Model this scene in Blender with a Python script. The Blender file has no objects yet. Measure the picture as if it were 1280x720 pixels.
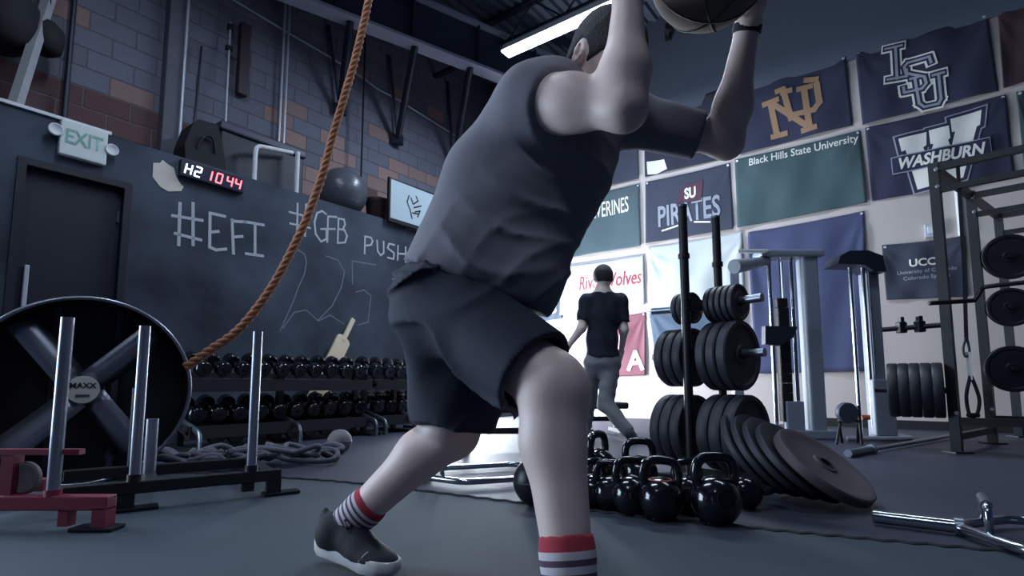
import bpy, bmesh, math, random
import numpy as np
from mathutils import Matrix, Vector

random.seed(7)
SC = bpy.context.scene
COL = SC.collection
PI = math.pi

# ------------------------------------------------------------------ camera
CAM_H = 0.52
FPX = 684.0                      # focal length in pixels of a 1280x720 frame
PITCH = math.radians(6.0)
HORIZON = 480.0
PPY = HORIZON - FPX * math.tan(PITCH)      # principal row
cam_d = bpy.data.cameras.new('camera')
cam_d.sensor_width = 36.0
cam_d.lens = 36.0 * FPX / 1280.0
cam_d.shift_y = (PPY - 360.0) / 1280.0
cam_d.clip_start = 0.05
cam = bpy.data.objects.new('camera', cam_d)
COL.objects.link(cam)
cam.location = (0, 0, CAM_H)
cam.rotation_euler = (PI / 2 + PITCH, 0, 0)
SC.camera = cam

# ------------------------------------------------------------------ world, view
world = bpy.data.worlds.new('world'); SC.world = world
world.use_nodes = True
world.node_tree.nodes['Background'].inputs[0].default_value = (0.22, 0.36, 0.95, 1)
world.node_tree.nodes['Background'].inputs[1].default_value = 0.05
SC.view_settings.view_transform = 'Standard'
SC.view_settings.look = 'None'
SC.view_settings.gamma = 1.0
SC.view_settings.use_curve_mapping = False
SC.view_settings.exposure = 0.0

# ------------------------------------------------------------------ room axes
U = Vector((0.6, 0.8, 0.0))      # along the chalkboard wall, away from camera
V = Vector((-0.8, 0.6, 0.0))     # along the flag wall, away from camera
DL, DR = 5.4, 7.9                # distance of the two walls from the camera
ZV = Vector((0, 0, 1))

def frame(o, x, y, z=ZV):
    m = Matrix.Identity(4)
    for i in range(3):
        m[i][0] = x[i]; m[i][1] = y[i]; m[i][2] = z[i]; m[i][3] = o[i]
    return m
ML = frame(V * DL, U, V)         # chalkboard wall: x right, y into the wall, z up
MR = frame(U * DR, -V, U)        # flag wall: x right, y into the wall, z up

def ray(px, py):
    d = Vector(((px - 640.0) / FPX, 0, 0))
    a = -(py - PPY) / FPX
    c, s = math.cos(PITCH), math.sin(PITCH)
    return Vector((d.x, c - a * s, s + a * c))
def at_y(px, py, Y):             # point of a pixel's ray at ground distance Y
    r = ray(px, py); t = Y / r.y
    return Vector((0, 0, CAM_H)) + r * t
def floor_pt(px, py, z=0.0):
    r = ray(px, py); t = (z - CAM_H) / r.z
    return Vector((0, 0, CAM_H)) + r * t
def wall_pt(M, px, py, out=0.0): # local wall coordinates (x, -out, z)
    n = M.to_3x3() @ Vector((0, 1, 0)); o = M.translation - n * out
    r = ray(px, py); c = Vector((0, 0, CAM_H))
    t = (o - c).dot(n) / r.dot(n)
    return M.inverted() @ (c + r * t)

def area(name, loc, target, sx, sy, power, color, spread=PI):
    d = bpy.data.lights.new(name, 'AREA'); d.shape = 'RECTANGLE'; d.size = sx; d.size_y = sy
    d.energy = power; d.color = color; d.spread = spread
    o = bpy.data.objects.new(name, d); COL.objects.link(o); o.location = loc
    o.rotation_euler = (Vector(target) - Vector(loc)).to_track_quat('-Z', 'Y').to_euler()
    o['kind'] = 'helper'
    return o
# daylight coming in through the glazed door at the end of the chalkboard wall
DOOR_S0, DOOR_S1, DOOR_H = 5.75, 7.55, 2.25
dl_c = ML @ Vector(((DOOR_S0 + DOOR_S1) / 2, 0.16, 0.85))
area('daylight', dl_c, dl_c - V * 1.0 + U * 0.25 + Vector((0, 0, -0.08)), 1.7, 1.55, 700, (0.84, 0.93, 1.0))
# left key light added out of view, behind an invented roll-up door
RU_S0, RU_S1, RU_H = -2.9, 0.1, 2.4
ru_c = ML @ Vector(((RU_S0 + RU_S1) / 2, 0.1, 1.25))
area('added_left_key', ru_c, ru_c - V, 2.9, 2.2, 250, (0.66, 0.82, 1.0))

# ------------------------------------------------------------------ materials
MATS = {}
def lin(c):
    return tuple(((x / 255.0) / 12.92 if x / 255.0 <= 0.04045 else ((x / 255.0 + 0.055) / 1.055) ** 2.4) for x in c)
def mat(name, rgb, rough=0.6, metal=0.0, var=0.18, scale=9.0, bump=0.0, bscale=60.0, emit=0.0, spec=0.5, sheen=0.0, random_obj=0.0, tint=None, contrast=0.0):
    if name in MATS: return MATS[name]
    m = bpy.data.materials.new(name); m.use_nodes = True
    nt = m.node_tree; N = nt.nodes; L = nt.links
    b = N['Principled BSDF']
    c = lin(rgb)
    b.inputs['Roughness'].default_value = rough
    b.inputs['Metallic'].default_value = metal
    b.inputs['Specular IOR Level'].default_value = spec
    if sheen: b.inputs['Sheen Weight'].default_value = sheen
    tc = N.new('ShaderNodeTexCoord')
    no = N.new('ShaderNodeTexNoise'); no.inputs['Scale'].default_value = scale; no.inputs['Detail'].default_value = 5
    L.new(tc.outputs['Object'], no.inputs['Vector'])
    mx = N.new('ShaderNodeMix'); mx.data_type = 'RGBA'
    t = lin(tint) if tint else None
    mx.inputs[6].default_value = (*[x * (1 - var) for x in c], 1)
    mx.inputs[7].default_value = (*(t if t else [min(1, x * (1 + var)) for x in c]), 1)
    fac = no.outputs['Fac']
    if contrast:
        cm_r = N.new('ShaderNodeMapRange'); cm_r.inputs[1].default_value = 0.5 - contrast; cm_r.inputs[2].default_value = 0.5 + contrast
        L.new(fac, cm_r.inputs[0]); fac = cm_r.outputs[0]
    L.new(fac, mx.inputs[0])
    out = mx.outputs[2]
    if random_obj:
        oi = N.new('ShaderNodeObjectInfo'); mr = N.new('ShaderNodeMapRange')
        mr.inputs[3].default_value = 1 - random_obj; mr.inputs[4].default_value = 1 + random_obj
        L.new(oi.outputs['Random'], mr.inputs[0])
        hs = N.new('ShaderNodeHueSaturation'); L.new(mr.outputs[0], hs.inputs['Value']); L.new(out, hs.inputs['Color'])
        out = hs.outputs[0]
    L.new(out, b.inputs['Base Color'])
    if bump:
        nb = N.new('ShaderNodeTexNoise'); nb.inputs['Scale'].default_value = bscale; nb.inputs['Detail'].default_value = 4
        L.new(tc.outputs['Object'], nb.inputs['Vector'])
        bp = N.new('ShaderNodeBump'); bp.inputs['Strength'].default_value = bump; bp.inputs['Distance'].default_value = 0.02
        L.new(nb.outputs['Fac'], bp.inputs['Height']); L.new(bp.outputs['Normal'], b.inputs['Normal'])
    if emit:
        b.inputs['Emission Color'].default_value = (*c, 1); b.inputs['Emission Strength'].default_value = emit
    MATS[name] = m
    return m

# ------------------------------------------------------------------ mesh builder
class MB:
    def __init__(s): s.v = []; s.f = []
    def add(s, vs, fs, M=None):
        o = len(s.v)
        s.v += [tuple(M @ Vector(p)) for p in vs] if M is not None else [tuple(p) for p in vs]
        s.f += [tuple(i + o for i in f) for f in fs]
        return s
    def box(s, c, d, M=None, bev=0.0):
        x, y, z = d[0] / 2, d[1] / 2, d[2] / 2
        if bev <= 0:
            vs = [(c[0] + i * x, c[1] + j * y, c[2] + k * z) for i in (-1, 1) for j in (-1, 1) for k in (-1, 1)]
            fs = [(0, 1, 3, 2), (4, 6, 7, 5), (0, 4, 5, 1), (2, 3, 7, 6), (0, 2, 6, 4), (1, 5, 7, 3)]
            return s.add(vs, fs, M)
        b = min(bev, x * .9, y * .9, z * .9)
        bm = bmesh.new(); bmesh.ops.create_cube(bm, size=1)
        for p in bm.verts: p.co = Vector((c[0] + p.co.x * 2 * x, c[1] + p.co.y * 2 * y, c[2] + p.co.z * 2 * z))
        bmesh.ops.bevel(bm, geom=bm.edges[:], offset=b, segments=2, affect='EDGES', profile=0.5)
        bm.verts.index_update()
        s.add([p.co[:] for p in bm.verts], [[q.index for q in f.verts] for f in bm.faces], M); bm.free()
        return s
    def tube(s, pts, r, seg=10, closed=False, M=None, cap=True, flat=1.0):
        pts = [Vector(p) for p in pts]; n = len(pts)
        rs = r if isinstance(r, (list, tuple)) else [r] * n
        tang = []
        for i in range(n):
            a = pts[(i - 1) % n] if (closed or i > 0) else pts[i]
            b = pts[(i + 1) % n] if (closed or i < n - 1) else pts[i]
            tang.append((b - a).normalized())
        ref = Vector((0, 0, 1)) if abs(tang[0].z) < 0.9 else Vector((1, 0, 0))
        nx = tang[0].cross(ref).normalized()
        vs = []
        for i in range(n):
            nx = (nx - tang[i] * nx.dot(tang[i])).normalized()
            ny = tang[i].cross(nx)
            for k in range(seg):
                a = 2 * PI * k / seg
                vs.append(pts[i] + nx * (rs[i] * math.cos(a)) + ny * (rs[i] * flat * math.sin(a)))
        fs = []
        m = n if closed else n - 1
        for i in range(m):
            j = (i + 1) % n
            for k in range(seg):
                l = (k + 1) % seg
                fs.append((i * seg + k, i * seg + l, j * seg + l, j * seg + k))
        if cap and not closed:
            fs.append(tuple(range(seg - 1, -1, -1))); fs.append(tuple((n - 1) * seg + k for k in range(seg)))
        return s.add(vs, fs, M)
    def cyl(s, a, b, r, r2=None, seg=16, M=None):
        return s.tube([a, b], [r, r if r2 is None else r2], seg, M=M)
    def lathe(s, prof, seg=24, M=None):
        vs = []; fs = []; n = len(prof)
        for r, z in prof:
            for k in range(seg):
                a = 2 * PI * k / seg; vs.append((max(r, 1e-4) * math.cos(a), max(r, 1e-4) * math.sin(a), z))
        for i in range(n - 1):
            for k in range(seg):
                l = (k + 1) % seg
                fs.append((i * seg + k, i * seg + l, (i + 1) * seg + l, (i + 1) * seg + k))
        fs.append(tuple(range(seg - 1, -1, -1))); fs.append(tuple((n - 1) * seg + k for k in range(seg)))
        return s.add(vs, fs, M)
    def prism(s, poly, y0, y1, M=None):   # polygon in x,z extruded along y
        n = len(poly)
        vs = [(p[0], y0, p[1]) for p in poly] + [(p[0], y1, p[1]) for p in poly]
        fs = [tuple(range(n)), tuple(range(2 * n - 1, n - 1, -1))]
        for i in range(n):
            j = (i + 1) % n; fs.append((j, i, i + n, j + n))
        return s.add(vs, fs, M)
    def stroke(s, pts, w, y, th=0.002, M=None):   # flat ribbon on the x,z plane
        pts = [Vector((p[0], 0, p[1])) for p in pts]
        for i in range(len(pts) - 1):
            a, b = pts[i], pts[i + 1]
            d = (b - a)
            if d.length < 1e-6: continue
            d.normalize(); nrm = Vector((-d.z, 0, d.x)) * (w / 2); e = d * (w * 0.35)
            q = [a - e - nrm, b + e - nrm, b + e + nrm, a - e + nrm]
            s.prism([(p.x, p.z) for p in q], y - th - 0.0002 * (i % 2), y, M)
        return s
    def build(s, name, m, parent=None, smooth=None, M=None):
        me = bpy.data.meshes.new(name); me.from_pydata(s.v, [], s.f)
        bm = bmesh.new(); bm.from_mesh(me); bmesh.ops.recalc_face_normals(bm, faces=bm.faces[:]); bm.to_mesh(me); bm.free()
        return link(name, me, m, parent, smooth, M)
def link(name, me, m, parent=None, smooth=None, M=None):
    me.materials.clear(); me.materials.append(m)
    if smooth is not None:
        me.shade_smooth()
        if smooth < 180: me.set_sharp_from_angle(angle=math.radians(smooth))
    o = bpy.data.objects.new(name, me); COL.objects.link(o)
    if parent is not None: o.parent = parent
    if M is not None: o.matrix_local = M
    return o
def T(x, y=None, z=None):
    return Matrix.Translation(x if y is None else (x, y, z))
def RZ(a): return Matrix.Rotation(a, 4, 'Z')
def RX(a): return Matrix.Rotation(a, 4, 'X')
def RY(a): return Matrix.Rotation(a, 4, 'Y')
def axis_to(d):                     # matrix turning local z onto d
    return Vector(d).to_track_quat('Z', 'Y').to_matrix().to_4x4()
def tag(o, label, cat, group=None):
    o['label'] = label; o['category'] = cat
    if group: o['group'] = group
    return o
def thing(name, label, cat, M=None, group=None):
    o = bpy.data.objects.new(name, None); COL.objects.link(o); o.empty_display_size = 0.1
    if M is not None: o.matrix_world = M
    return tag(o, label, cat, group)
def struct(o, label=None):
    o['kind'] = 'structure'
    if label: o['label'] = label
    return o
def dup(root, M, label=None, group=None, flagname=None):
    r = root.copy(); COL.objects.link(r); r.matrix_world = M
    if label: r['label'] = label
    if group: r['group'] = group
    for ch in list(root.children):
        c = ch.copy(); COL.objects.link(c); c.parent = r
        for g in list(ch.children):
            d = g.copy(); COL.objects.link(d); d.parent = c
    return r
def smooth_path(pts, n=8):
    P = [Vector(p) for p in pts]; out = []
    for i in range(len(P) - 1):
        a = P[max(i - 1, 0)]; b = P[i]; c = P[i + 1]; d = P[min(i + 2, len(P) - 1)]
        for k in range(n):
            t = k / n
            out.append(0.5 * ((2 * b) + (c - a) * t + (2 * a - 5 * b + 4 * c - d) * t * t + (3 * b - a - 3 * c + d) * t ** 3))
    out.append(P[-1]); return out
def rounded(pts, r=0.04, n=4, closed=False):   # fillet the corners of a polyline
    P = [Vector(p) for p in pts]; out = []; m = len(P)
    for i in range(m):
        if not closed and i in (0, m - 1): out.append(P[i]); continue
        a, b, c = P[i - 1], P[i], P[(i + 1) % m]
        d1 = (a - b); d2 = (c - b); l = min(r, d1.length * .45, d2.length * .45)
        p, q = b + d1.normalized() * l, b + d2.normalized() * l
        for k in range(n + 1):
            t = k / n; out.append((1 - t) ** 2 * p + 2 * t * (1 - t) * b + t * t * q)
    return out

def text_mesh(body, size, bold=0.0, shear=0.0, align='CENTER', extr=0.0):
    c = bpy.data.curves.new('lettering', 'FONT'); c.body = body; c.size = size; c.offset = bold; c.shear = shear
    c.align_x = align; c.align_y = 'CENTER'; c.resolution_u = 3; c.extrude = extr
    o = bpy.data.objects.new('tmp_text', c); COL.objects.link(o)
    dg = bpy.context.evaluated_depsgraph_get(); dg.update()
    me = bpy.data.meshes.new_from_object(o.evaluated_get(dg))
    bpy.data.objects.remove(o); bpy.data.curves.remove(c)
    return me
# ------------------------------------------------------------------ surfaces
M_board = mat('chalkboard_paint', (32, 38, 56), 0.85, var=0.35, scale=1.1, tint=(66, 77, 92), contrast=0.16)
M_wallw = mat('wall_paint', (182, 173, 171), 0.85, var=0.06, scale=2.0)
M_floor = mat('black_rubber_floor', (46, 50, 66), 0.55, var=0.25, scale=30, bump=0.15, bscale=250)
M_mat = mat('grey_rubber_mat', (46, 56, 68), 0.8, var=0.16, scale=5, bump=0.1, bscale=300)
M_deckm = mat('roof_deck_metal', (92, 100, 116), 0.6, 0.3)
M_steel = mat('painted_steel', (60, 66, 84), 0.55, 0.2)
M_beam = mat('bounce_lit_flange', (178, 184, 200), 0.6, 0.1, var=0.1)  # pale colour stands in for bounce light on the flange underside
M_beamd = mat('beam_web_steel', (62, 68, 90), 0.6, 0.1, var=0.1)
M_blockg = mat('grey_block', (106, 109, 124), 0.9, var=0.15, scale=14, bump=0.2, bscale=90, random_obj=0.08)
M_blockt = mat('tan_block', (142, 118, 116), 0.9, var=0.15, scale=14, bump=0.2, bscale=90, random_obj=0.10)
M_blockr = mat('red_block', (92, 68, 72), 0.9, var=0.2, scale=14, bump=0.2, bscale=90, random_obj=0.07)
M_mortar = mat('mortar', (100, 96, 104), 0.95, bump=0.2)
M_black = mat('black_paint', (20, 21, 28), 0.45, var=0.2)
M_blackm = mat('matte_black', (18, 19, 26), 0.8, var=0.2)
M_white = mat('white_paint', (205, 208, 212), 0.55, var=0.06)
M_conduit = mat('conduit_metal', (186, 192, 204), 0.4, 0.3, var=0.1)
M_pipe = mat('dark_pipe', (44, 48, 64), 0.45, 0.4)
M_door = mat('dark_door_paint', (17, 21, 40), 0.5, var=0.1)
M_frame = mat('dark_door_frame', (17, 20, 36), 0.5, var=0.1)
M_chalk = mat('chalk', (172, 178, 186), 0.95, var=0.25, scale=60)
M_chalkf = mat('faded_chalk', (112, 122, 134), 0.95, var=0.3, scale=60)
M_chrome = mat('chrome', (200, 204, 212), 0.16, 1.0, var=0.06)
M_brush = mat('brushed_steel', (140, 146, 158), 0.32, 0.9, var=0.12)
M_glass = mat('frosted_glass', (225, 235, 245), 0.3, emit=0.0)
M_lamp = mat('lamp_diffuser', (246, 250, 255), 0.4, emit=9.0, var=0.0)

# ------------------------------------------------------------------ floor, mat
def room(s, v, z=0.0): return U * s + V * v + Vector((0, 0, z))
b = MB(); P = [room(-7, -10), room(DR, -10), room(DR, 6.4), room(-7, 6.4)]
b.add([p + Vector((0, 0, z)) for z in (-0.1, 0.0) for p in P],
      [(0, 1, 2, 3), (4, 5, 6, 7), (0, 1, 5, 4), (1, 2, 6, 5), (2, 3, 7, 6), (3, 0, 4, 7)])
struct(b.build('floor', M_floor), 'black rubber gym floor')
edge = [floor_pt(230, 592), floor_pt(420, 603), floor_pt(650, 630), floor_pt(900, 658), floor_pt(1280, 694)]
d0 = (edge[1] - edge[0]).normalized(); d1 = (edge[-1] - edge[-2]).normalized()
poly = [edge[0] - d0 * 4.0] + edge + [edge[-1] + d1 * 4.0] + [Vector((5.5, -2.5, 0)), Vector((-6.0, -2.5, 0))]
b = MB(); n = len(poly)
b.add([(p.x, p.y, z) for z in (0.0005, 0.004) for p in poly], [tuple(range(n)), tuple(range(n, 2 * n))] +
      [(i, (i + 1) % n, n + (i + 1) % n, n + i) for i in range(n)])
o = b.build('floor_mat', M_mat); struct(o, 'grey rubber mat under the man in front')
path = smooth_path(edge + [edge[-1] + d1 * 1.0], 60)
wav = []
for i, p in enumerate(path):
    a = path[max(i - 1, 0)]; c = path[min(i + 1, len(path) - 1)]; t = (c - a).normalized()
    wav.append(p + Vector((-t.y, t.x, 0)) * (0.009 * math.sin(i * 1.1)) + Vector((0, 0, 0.006)))
struct(MB().tube(wav, 0.009, 6, flat=0.7).build('trim_1', M_blackm, smooth=60), 'wavy black interlocking edge of the mat')

# ------------------------------------------------------------------ flag wall
struct(MB().box((1.5, 0.1, 2.32), (16.2, 0.2, 4.64)).build('wall_right', M_wallw, M=MR), 'pale wall hung with flags')
struct(MB().box((1.5, 0.09, 5.52), (16.2, 0.22, 1.76)).build('trim_5', mat('slate_wall_paint', (80, 90, 108), 0.85, var=0.06, scale=1.5), M=MR), 'slate-painted upper band of the flag wall')
struct(MB().box((3.9, -0.008, 0.05), (10.8, 0.016, 0.1)).build('baseboard_right', M_blackm, M=MR))
# ------------------------------------------------------------------ chalkboard wall with door and glazed door
TOPZ = 2.62
sd0 = wall_pt(ML, 12, 300).x; sd1 = wall_pt(ML, 160, 300).x
dz = wall_pt(ML, 160, 229).z
wl = MB()
def seg(s0, s1, z0, z1): wl.box(((s0 + s1) / 2, 0.06, (z0 + z1) / 2), (s1 - s0, 0.12, z1 - z0))
seg(-6, RU_S0, 0, TOPZ); seg(RU_S0, RU_S1, RU_H, TOPZ); seg(RU_S1, sd0, 0, TOPZ); seg(sd0, sd1, dz, TOPZ); seg(sd1, DOOR_S0, 0, TOPZ)
seg(DOOR_S0, DOOR_S1, DOOR_H, TOPZ); seg(DOOR_S1, DR, 0, TOPZ)
WL = struct(wl.build('wall_left', M_board, M=ML), 'dark chalkboard-painted partition wall')
struct(MB().box((0.95, 0.56, TOPZ - 0.03), (13.9, 0.86, 0.06)).build('trim_2', M_blackm, M=ML), 'flat top of the partition used as a storage ledge')
tw0 = wall_pt(ML, -60, 110).x; tw1 = wall_pt(ML, 139, 164).x
struct(MB().box(((tw0 + tw1) / 2, 0.03, TOPZ + 0.012), (tw1 - tw0, 0.10, 0.026)).build('trim_3', M_white, M=ML), 'white capping strip on the partition')
# dark door
dr = MB().box(((sd0 + sd1) / 2, 0.085, dz / 2 - 0.02), (sd1 - sd0 - 0.1, 0.045, dz - 0.06)).build('door_1', M_door, M=ML)
struct(dr, 'dark blue steel door')
fr = MB(); w = 0.055
fr.box((sd0 + w / 2, 0.05, dz / 2), (w, 0.13, dz)).box((sd1 - w / 2, 0.05, dz / 2), (w, 0.13, dz)).box(((sd0 + sd1) / 2, 0.05, dz - w / 2), (sd1 - sd0 - 2 * w, 0.13, w))
fr.build('door_frame', M_frame, dr)
hp = wall_pt(ML, 8, 335)
MB().box((sd0 + 0.12, 0.045, hp.z - 0.12), (0.03, 0.035, 0.34), bev=0.006).build('push_plate', M_conduit, dr)
for zz in (0.35, 1.15, 1.95): MB().box((sd1 - 0.07, 0.058, zz), (0.02, 0.02, 0.1)).build('hinge', M_steel, dr)
# glazed door near the corner (daylight)
gd = MB()
for s in (DOOR_S0, (DOOR_S0 + DOOR_S1) / 2 - 0.025, DOOR_S1 - 0.05): gd.box((s + 0.025, 0.06, DOOR_H / 2), (0.05, 0.08, DOOR_H))
gd.box(((DOOR_S0 + DOOR_S1) / 2, 0.06, DOOR_H - 0.03), (DOOR_S1 - DOOR_S0, 0.08, 0.06)).box(((DOOR_S0 + DOOR_S1) / 2, 0.06, 0.04), (DOOR_S1 - DOOR_S0, 0.08, 0.08))
g = struct(gd.build('door_2', M_frame, M=ML), 'glazed double door letting in daylight')
M_pane = mat('daylit_frosted_pane', (226, 238, 255), 0.4, emit=4.0, var=0.0)
hw2 = (DOOR_S1 - DOOR_S0) / 2
for k in (0, 1): MB().box((DOOR_S0 + hw2 * (k + 0.5), 0.185, DOOR_H / 2), (hw2 - 0.01, 0.012, DOOR_H - 0.06)).build('pane', M_pane, g)
ru = MB()
for z in (0.06, 0.84, 1.62, RU_H - 0.04): ru.box(((RU_S0 + RU_S1) / 2, 0.05, z), (RU_S1 - RU_S0, 0.03, 0.05))
ru = struct(ru.build('added_door', M_frame, M=ML), 'added unseen roll-up door with glowing panels for side light')  # door invented out of view to carry the light from the left
M_pane2 = mat('added_glow_pane', (176, 212, 255), 0.4, emit=1.6, var=0.0)  # glow added to the panels of the invented door
for i in range(3):
    for k in range(4):
        ww = (RU_S1 - RU_S0) / 4; MB().box((RU_S0 + ww * (k + 0.5), 0.14, 0.06 + 0.78 * i + 0.385), (ww - 0.03, 0.012, 0.74)).build('pane', M_pane2, ru)

# ------------------------------------------------------------------ block wall above the partition
YB = 1.0
wb = MB().box((0.95, YB + 0.09, 4.45), (13.9, 0.204, 3.75)).build('wall_back', M_mortar, M=ML)
struct(wb, 'tall block wall behind the storage ledge')
b = MB().box((0, 0, 0), (0.388, 0.03, 0.188), bev=0.006)
proto = {}
def project(p):
    r = p - Vector((0, 0, CAM_H)); c, s = math.cos(PITCH), math.sin(PITCH)
    d = r.y * c + r.z * s; up = -r.y * s + r.z * c
    return 640 + FPX * r.x / d, PPY - FPX * up / d
for m in (M_blockg, M_blockt, M_blockr):
    me = bpy.data.meshes.new('block'); me.from_pydata(b.v, [], b.f); me.materials.append(m); proto[m.name] = me
rb = random.Random(3); cnt = 0
for k in range(19):
    z = TOPZ + 0.1 + 0.2 * k - 0.02
    for i in range(-1, 20):
        s = 0.35 + 0.4 * i + (0.2 if k % 2 else 0.0)
        if s > 7.7: continue
        px, py = project(ML @ Vector((s, YB, z)))
        if py < -25 or px < -40 or px > 640: continue
        if z < 3.47: m = M_blockr if (s < 2.75 or rb.random() < 0.35) else M_blockt
        elif z < 4.1 and s > 3.3: m = M_blockt if rb.random() < 0.6 else M_blockg
        else: m = M_blockg if rb.random() < 0.94 else M_blockt
        o = bpy.data.objects.new('block', proto[m.name]); COL.objects.link(o); o.parent = wb; o.matrix_local = T(s, YB - 0.002, z); cnt += 1
pl0, pl1 = wall_pt(ML, 205, 100, -0.9).x, wall_pt(ML, 231, 100, -0.9).x
struct(MB().box(((pl0 + pl1) / 2, 0.93, 4.4), (pl1 - pl0, 0.14, 3.6), bev=0.01).build('trim_4', mat('pilaster_block', (98, 98, 110), 0.9, bump=0.2, bscale=90), M=ML), 'grey pilaster on the block wall')

# ------------------------------------------------------------------ roof
b = MB(); ZC = 6.25
prof = []; s = -3.0
while s < 9.0:
    prof += [(s, 0.0), (s + 0.06, 0.0), (s + 0.085, 0.05), (s + 0.135, 0.05)]; s += 0.16
# ribs run along U: profile across V
vs = []; fs = []
for (v, z) in prof:
    for s in (-6.0, DR): vs.append(tuple(room(s, v - 2.6 + 0.0, ZC + z)))
for i in range(len(prof) - 1): fs.append((2 * i, 2 * i + 1, 2 * i + 3, 2 * i + 2))
b.add(vs, fs)
b.add([tuple(room(s, v, ZC + 0.08 + z)) for z in (0, 0.05) for s, v in ((-6, -7), (DR, -7), (DR, 6.4), (-6, 6.4))], [(0, 1, 2, 3), (4, 5, 6, 7), (0, 1, 5, 4), (1, 2, 6, 5), (2, 3, 7, 6), (3, 0, 4, 7)])
struct(b.build('ceiling', M_deckm), 'corrugated metal roof deck')
for k, s in enumerate((1.2, 2.9, 4.6, 6.3)):
    j = MB(); z0, z1 = ZC - 0.5, ZC - 0.03; v0, v1 = -5.0, 6.4
    j.box((0, 0, z0), (0.09, v1 - v0, 0.05)).box((0, 0, z1), (0.11, v1 - v0, 0.05))
    nz = 22; pts = [(0, -(v1 - v0) / 2 + (v1 - v0) * i / nz, z0 if i % 2 else z1) for i in range(nz + 1)]
    for i in range(nz): j.tube([pts[i], pts[i + 1]], 0.014, 6)
    o = j.build('roof_joist', M_pipe, M=frame(room(s, (v0 + v1) / 2), U, V)); struct(o, 'open-web steel roof joist')
BA, BB = floor_pt(367, 0, 5.2), floor_pt(610, 93, 5.2)
bd = (BB - BA).normalized()
t_end = (DR - BB.dot(U)) / bd.dot(U); t_st = (6.4 - BA.dot(V)) / (-bd.dot(V))
B0 = BA - bd * t_st; B1 = BB + bd * (t_end - 0.01); Lb = (B1 - B0).length
Mb = frame(B0, bd, Vector((-bd.y, bd.x, 0)))
bm_o = MB().box((Lb / 2, 0, 0.02), (Lb, 0.24, 0.04)).build('beam', M_beam, M=Mb)
struct(bm_o, 'deep steel roof beam')
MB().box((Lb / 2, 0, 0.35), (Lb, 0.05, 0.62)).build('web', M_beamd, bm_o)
MB().box((Lb / 2, 0, 0.68), (Lb, 0.24, 0.04)).build('flange', M_beam, bm_o)
st = MB()
for i in range(1, 6): st.box((Lb * i / 6, 0, 0.35), (0.02, 0.2, 0.62))
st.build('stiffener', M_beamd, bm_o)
def beam_at(px):
    # point of the beam line seen in column px
    k = (px - 640) / FPX
    c, s = math.cos(PITCH), math.sin(PITCH); best = None
    t = 0
    for _ in range(60):
        p = B0 + bd * t; x, y = project(p); t += (px - x) / 120.0
    return p
for (bx, by, tx, lx) in ((425, 137, 438, 411), (497, 175, 519, 487), (567, 207, 588, 560)):
    q = ML @ wall_pt(ML, bx, by, -0.9); top = beam_at(tx) + Vector((0, 0, 0.02)); top2 = ML @ wall_pt(ML, lx, by - 105, -0.955)
    br = MB().tube([q, top], 0.05, 8).build('brace', M_pipe, smooth=40)
    struct(br, 'dark diagonal brace between block wall and roof beam')
    MB().tube([q + Vector((0, 0, 0.02)), top2], 0.022, 8).build('strap', M_steel, br, smooth=40)
    MB().box(tuple(q), (0.16, 0.12, 0.14)).build('bracket', M_pipe, br)
# pipes and conduits on the block wall
def wallpipe(px, r, m, label, z1=6.2, z0=TOPZ, pyref=100, out=-0.91, cat='pipe', name='pipe', dx=0.0):
    p = wall_pt(ML, px, pyref, out)
    o = MB().tube([(p.x, p.y, z0), (p.x + dx, p.y, z1)], r, 10).build(name, m, smooth=60, M=ML)
    tag(o, label, cat); return o
wallpipe(84, 0.024, M_pipe, 'thick dark pipe rising over the red blocks near the white leaning post', cat='pipe')
wallpipe(229, 0.016, M_conduit, 'pale thin conduit rising beside the grey pilaster', out=-0.84, cat='conduit', name='conduit')
wallpipe(352, 0.016, M_conduit, 'one of two pale upright conduits running side by side', cat='conduit', name='conduit')['group'] = 'paired conduits'
wallpipe(358, 0.016, M_conduit, 'one of two pale upright conduits running side by side', cat='conduit', name='conduit')['group'] = 'paired conduits'
p0 = [wall_pt(ML, x, y, -0.955) for x, y in ((262, -18), (355, 38), (432, 83), (456, 99), (470, 110), (500, 126), (585, 180))]
o = MB().tube([tuple(p) for p in p0], 0.014, 8).build('conduit', M_conduit, smooth=60, M=ML); tag(o, 'long pale conduit running level across the block wall', 'conduit')
# leaning poles stored on the ledge
a = wall_pt(ML, 240, 165, -0.7); c = wall_pt(ML, 252, 58, -0.9)
tag(MB().tube([(a.x, a.y, TOPZ), tuple(c)], 0.013, 8).build('pole', M_pipe, smooth=60, M=ML), 'thin dark pole leaning behind the black bag', 'pole')
a = wall_pt(ML, 281, 180, -0.7); c = wall_pt(ML, 288, 28, -0.9)
pr = thing('landmine_pole', 'slim steel pole with clamp standing behind the wall clock', 'pole', ML @ T(a.x, a.y, TOPZ))
dd = Vector((c.x - a.x, c.y - a.y, c.z - TOPZ))
MB().tube([(0, 0, 0), dd], 0.013, 8).build('shaft', M_conduit, pr, smooth=60)
MB().box(tuple(dd * 0.84), (0.07, 0.05, 0.05)).build('clamp', M_blackm, pr); MB().box(tuple(dd * 0.97), (0.05, 0.05, 0.07)).build('pole_tip', M_blackm, pr)
a = wall_pt(ML, 303, 120, -0.92); c = wall_pt(ML, 305, 30, -0.92)
tag(MB().box(((a.x + c.x) / 2, a.y, (a.z + c.z) / 2), (0.12, 0.09, c.z - a.z), bev=0.012).build('conduit_box', mat('maroon_paint', (58, 40, 52), 0.5), M=ML), 'tall narrow maroon box fixed high on the block wall', 'box')
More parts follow.
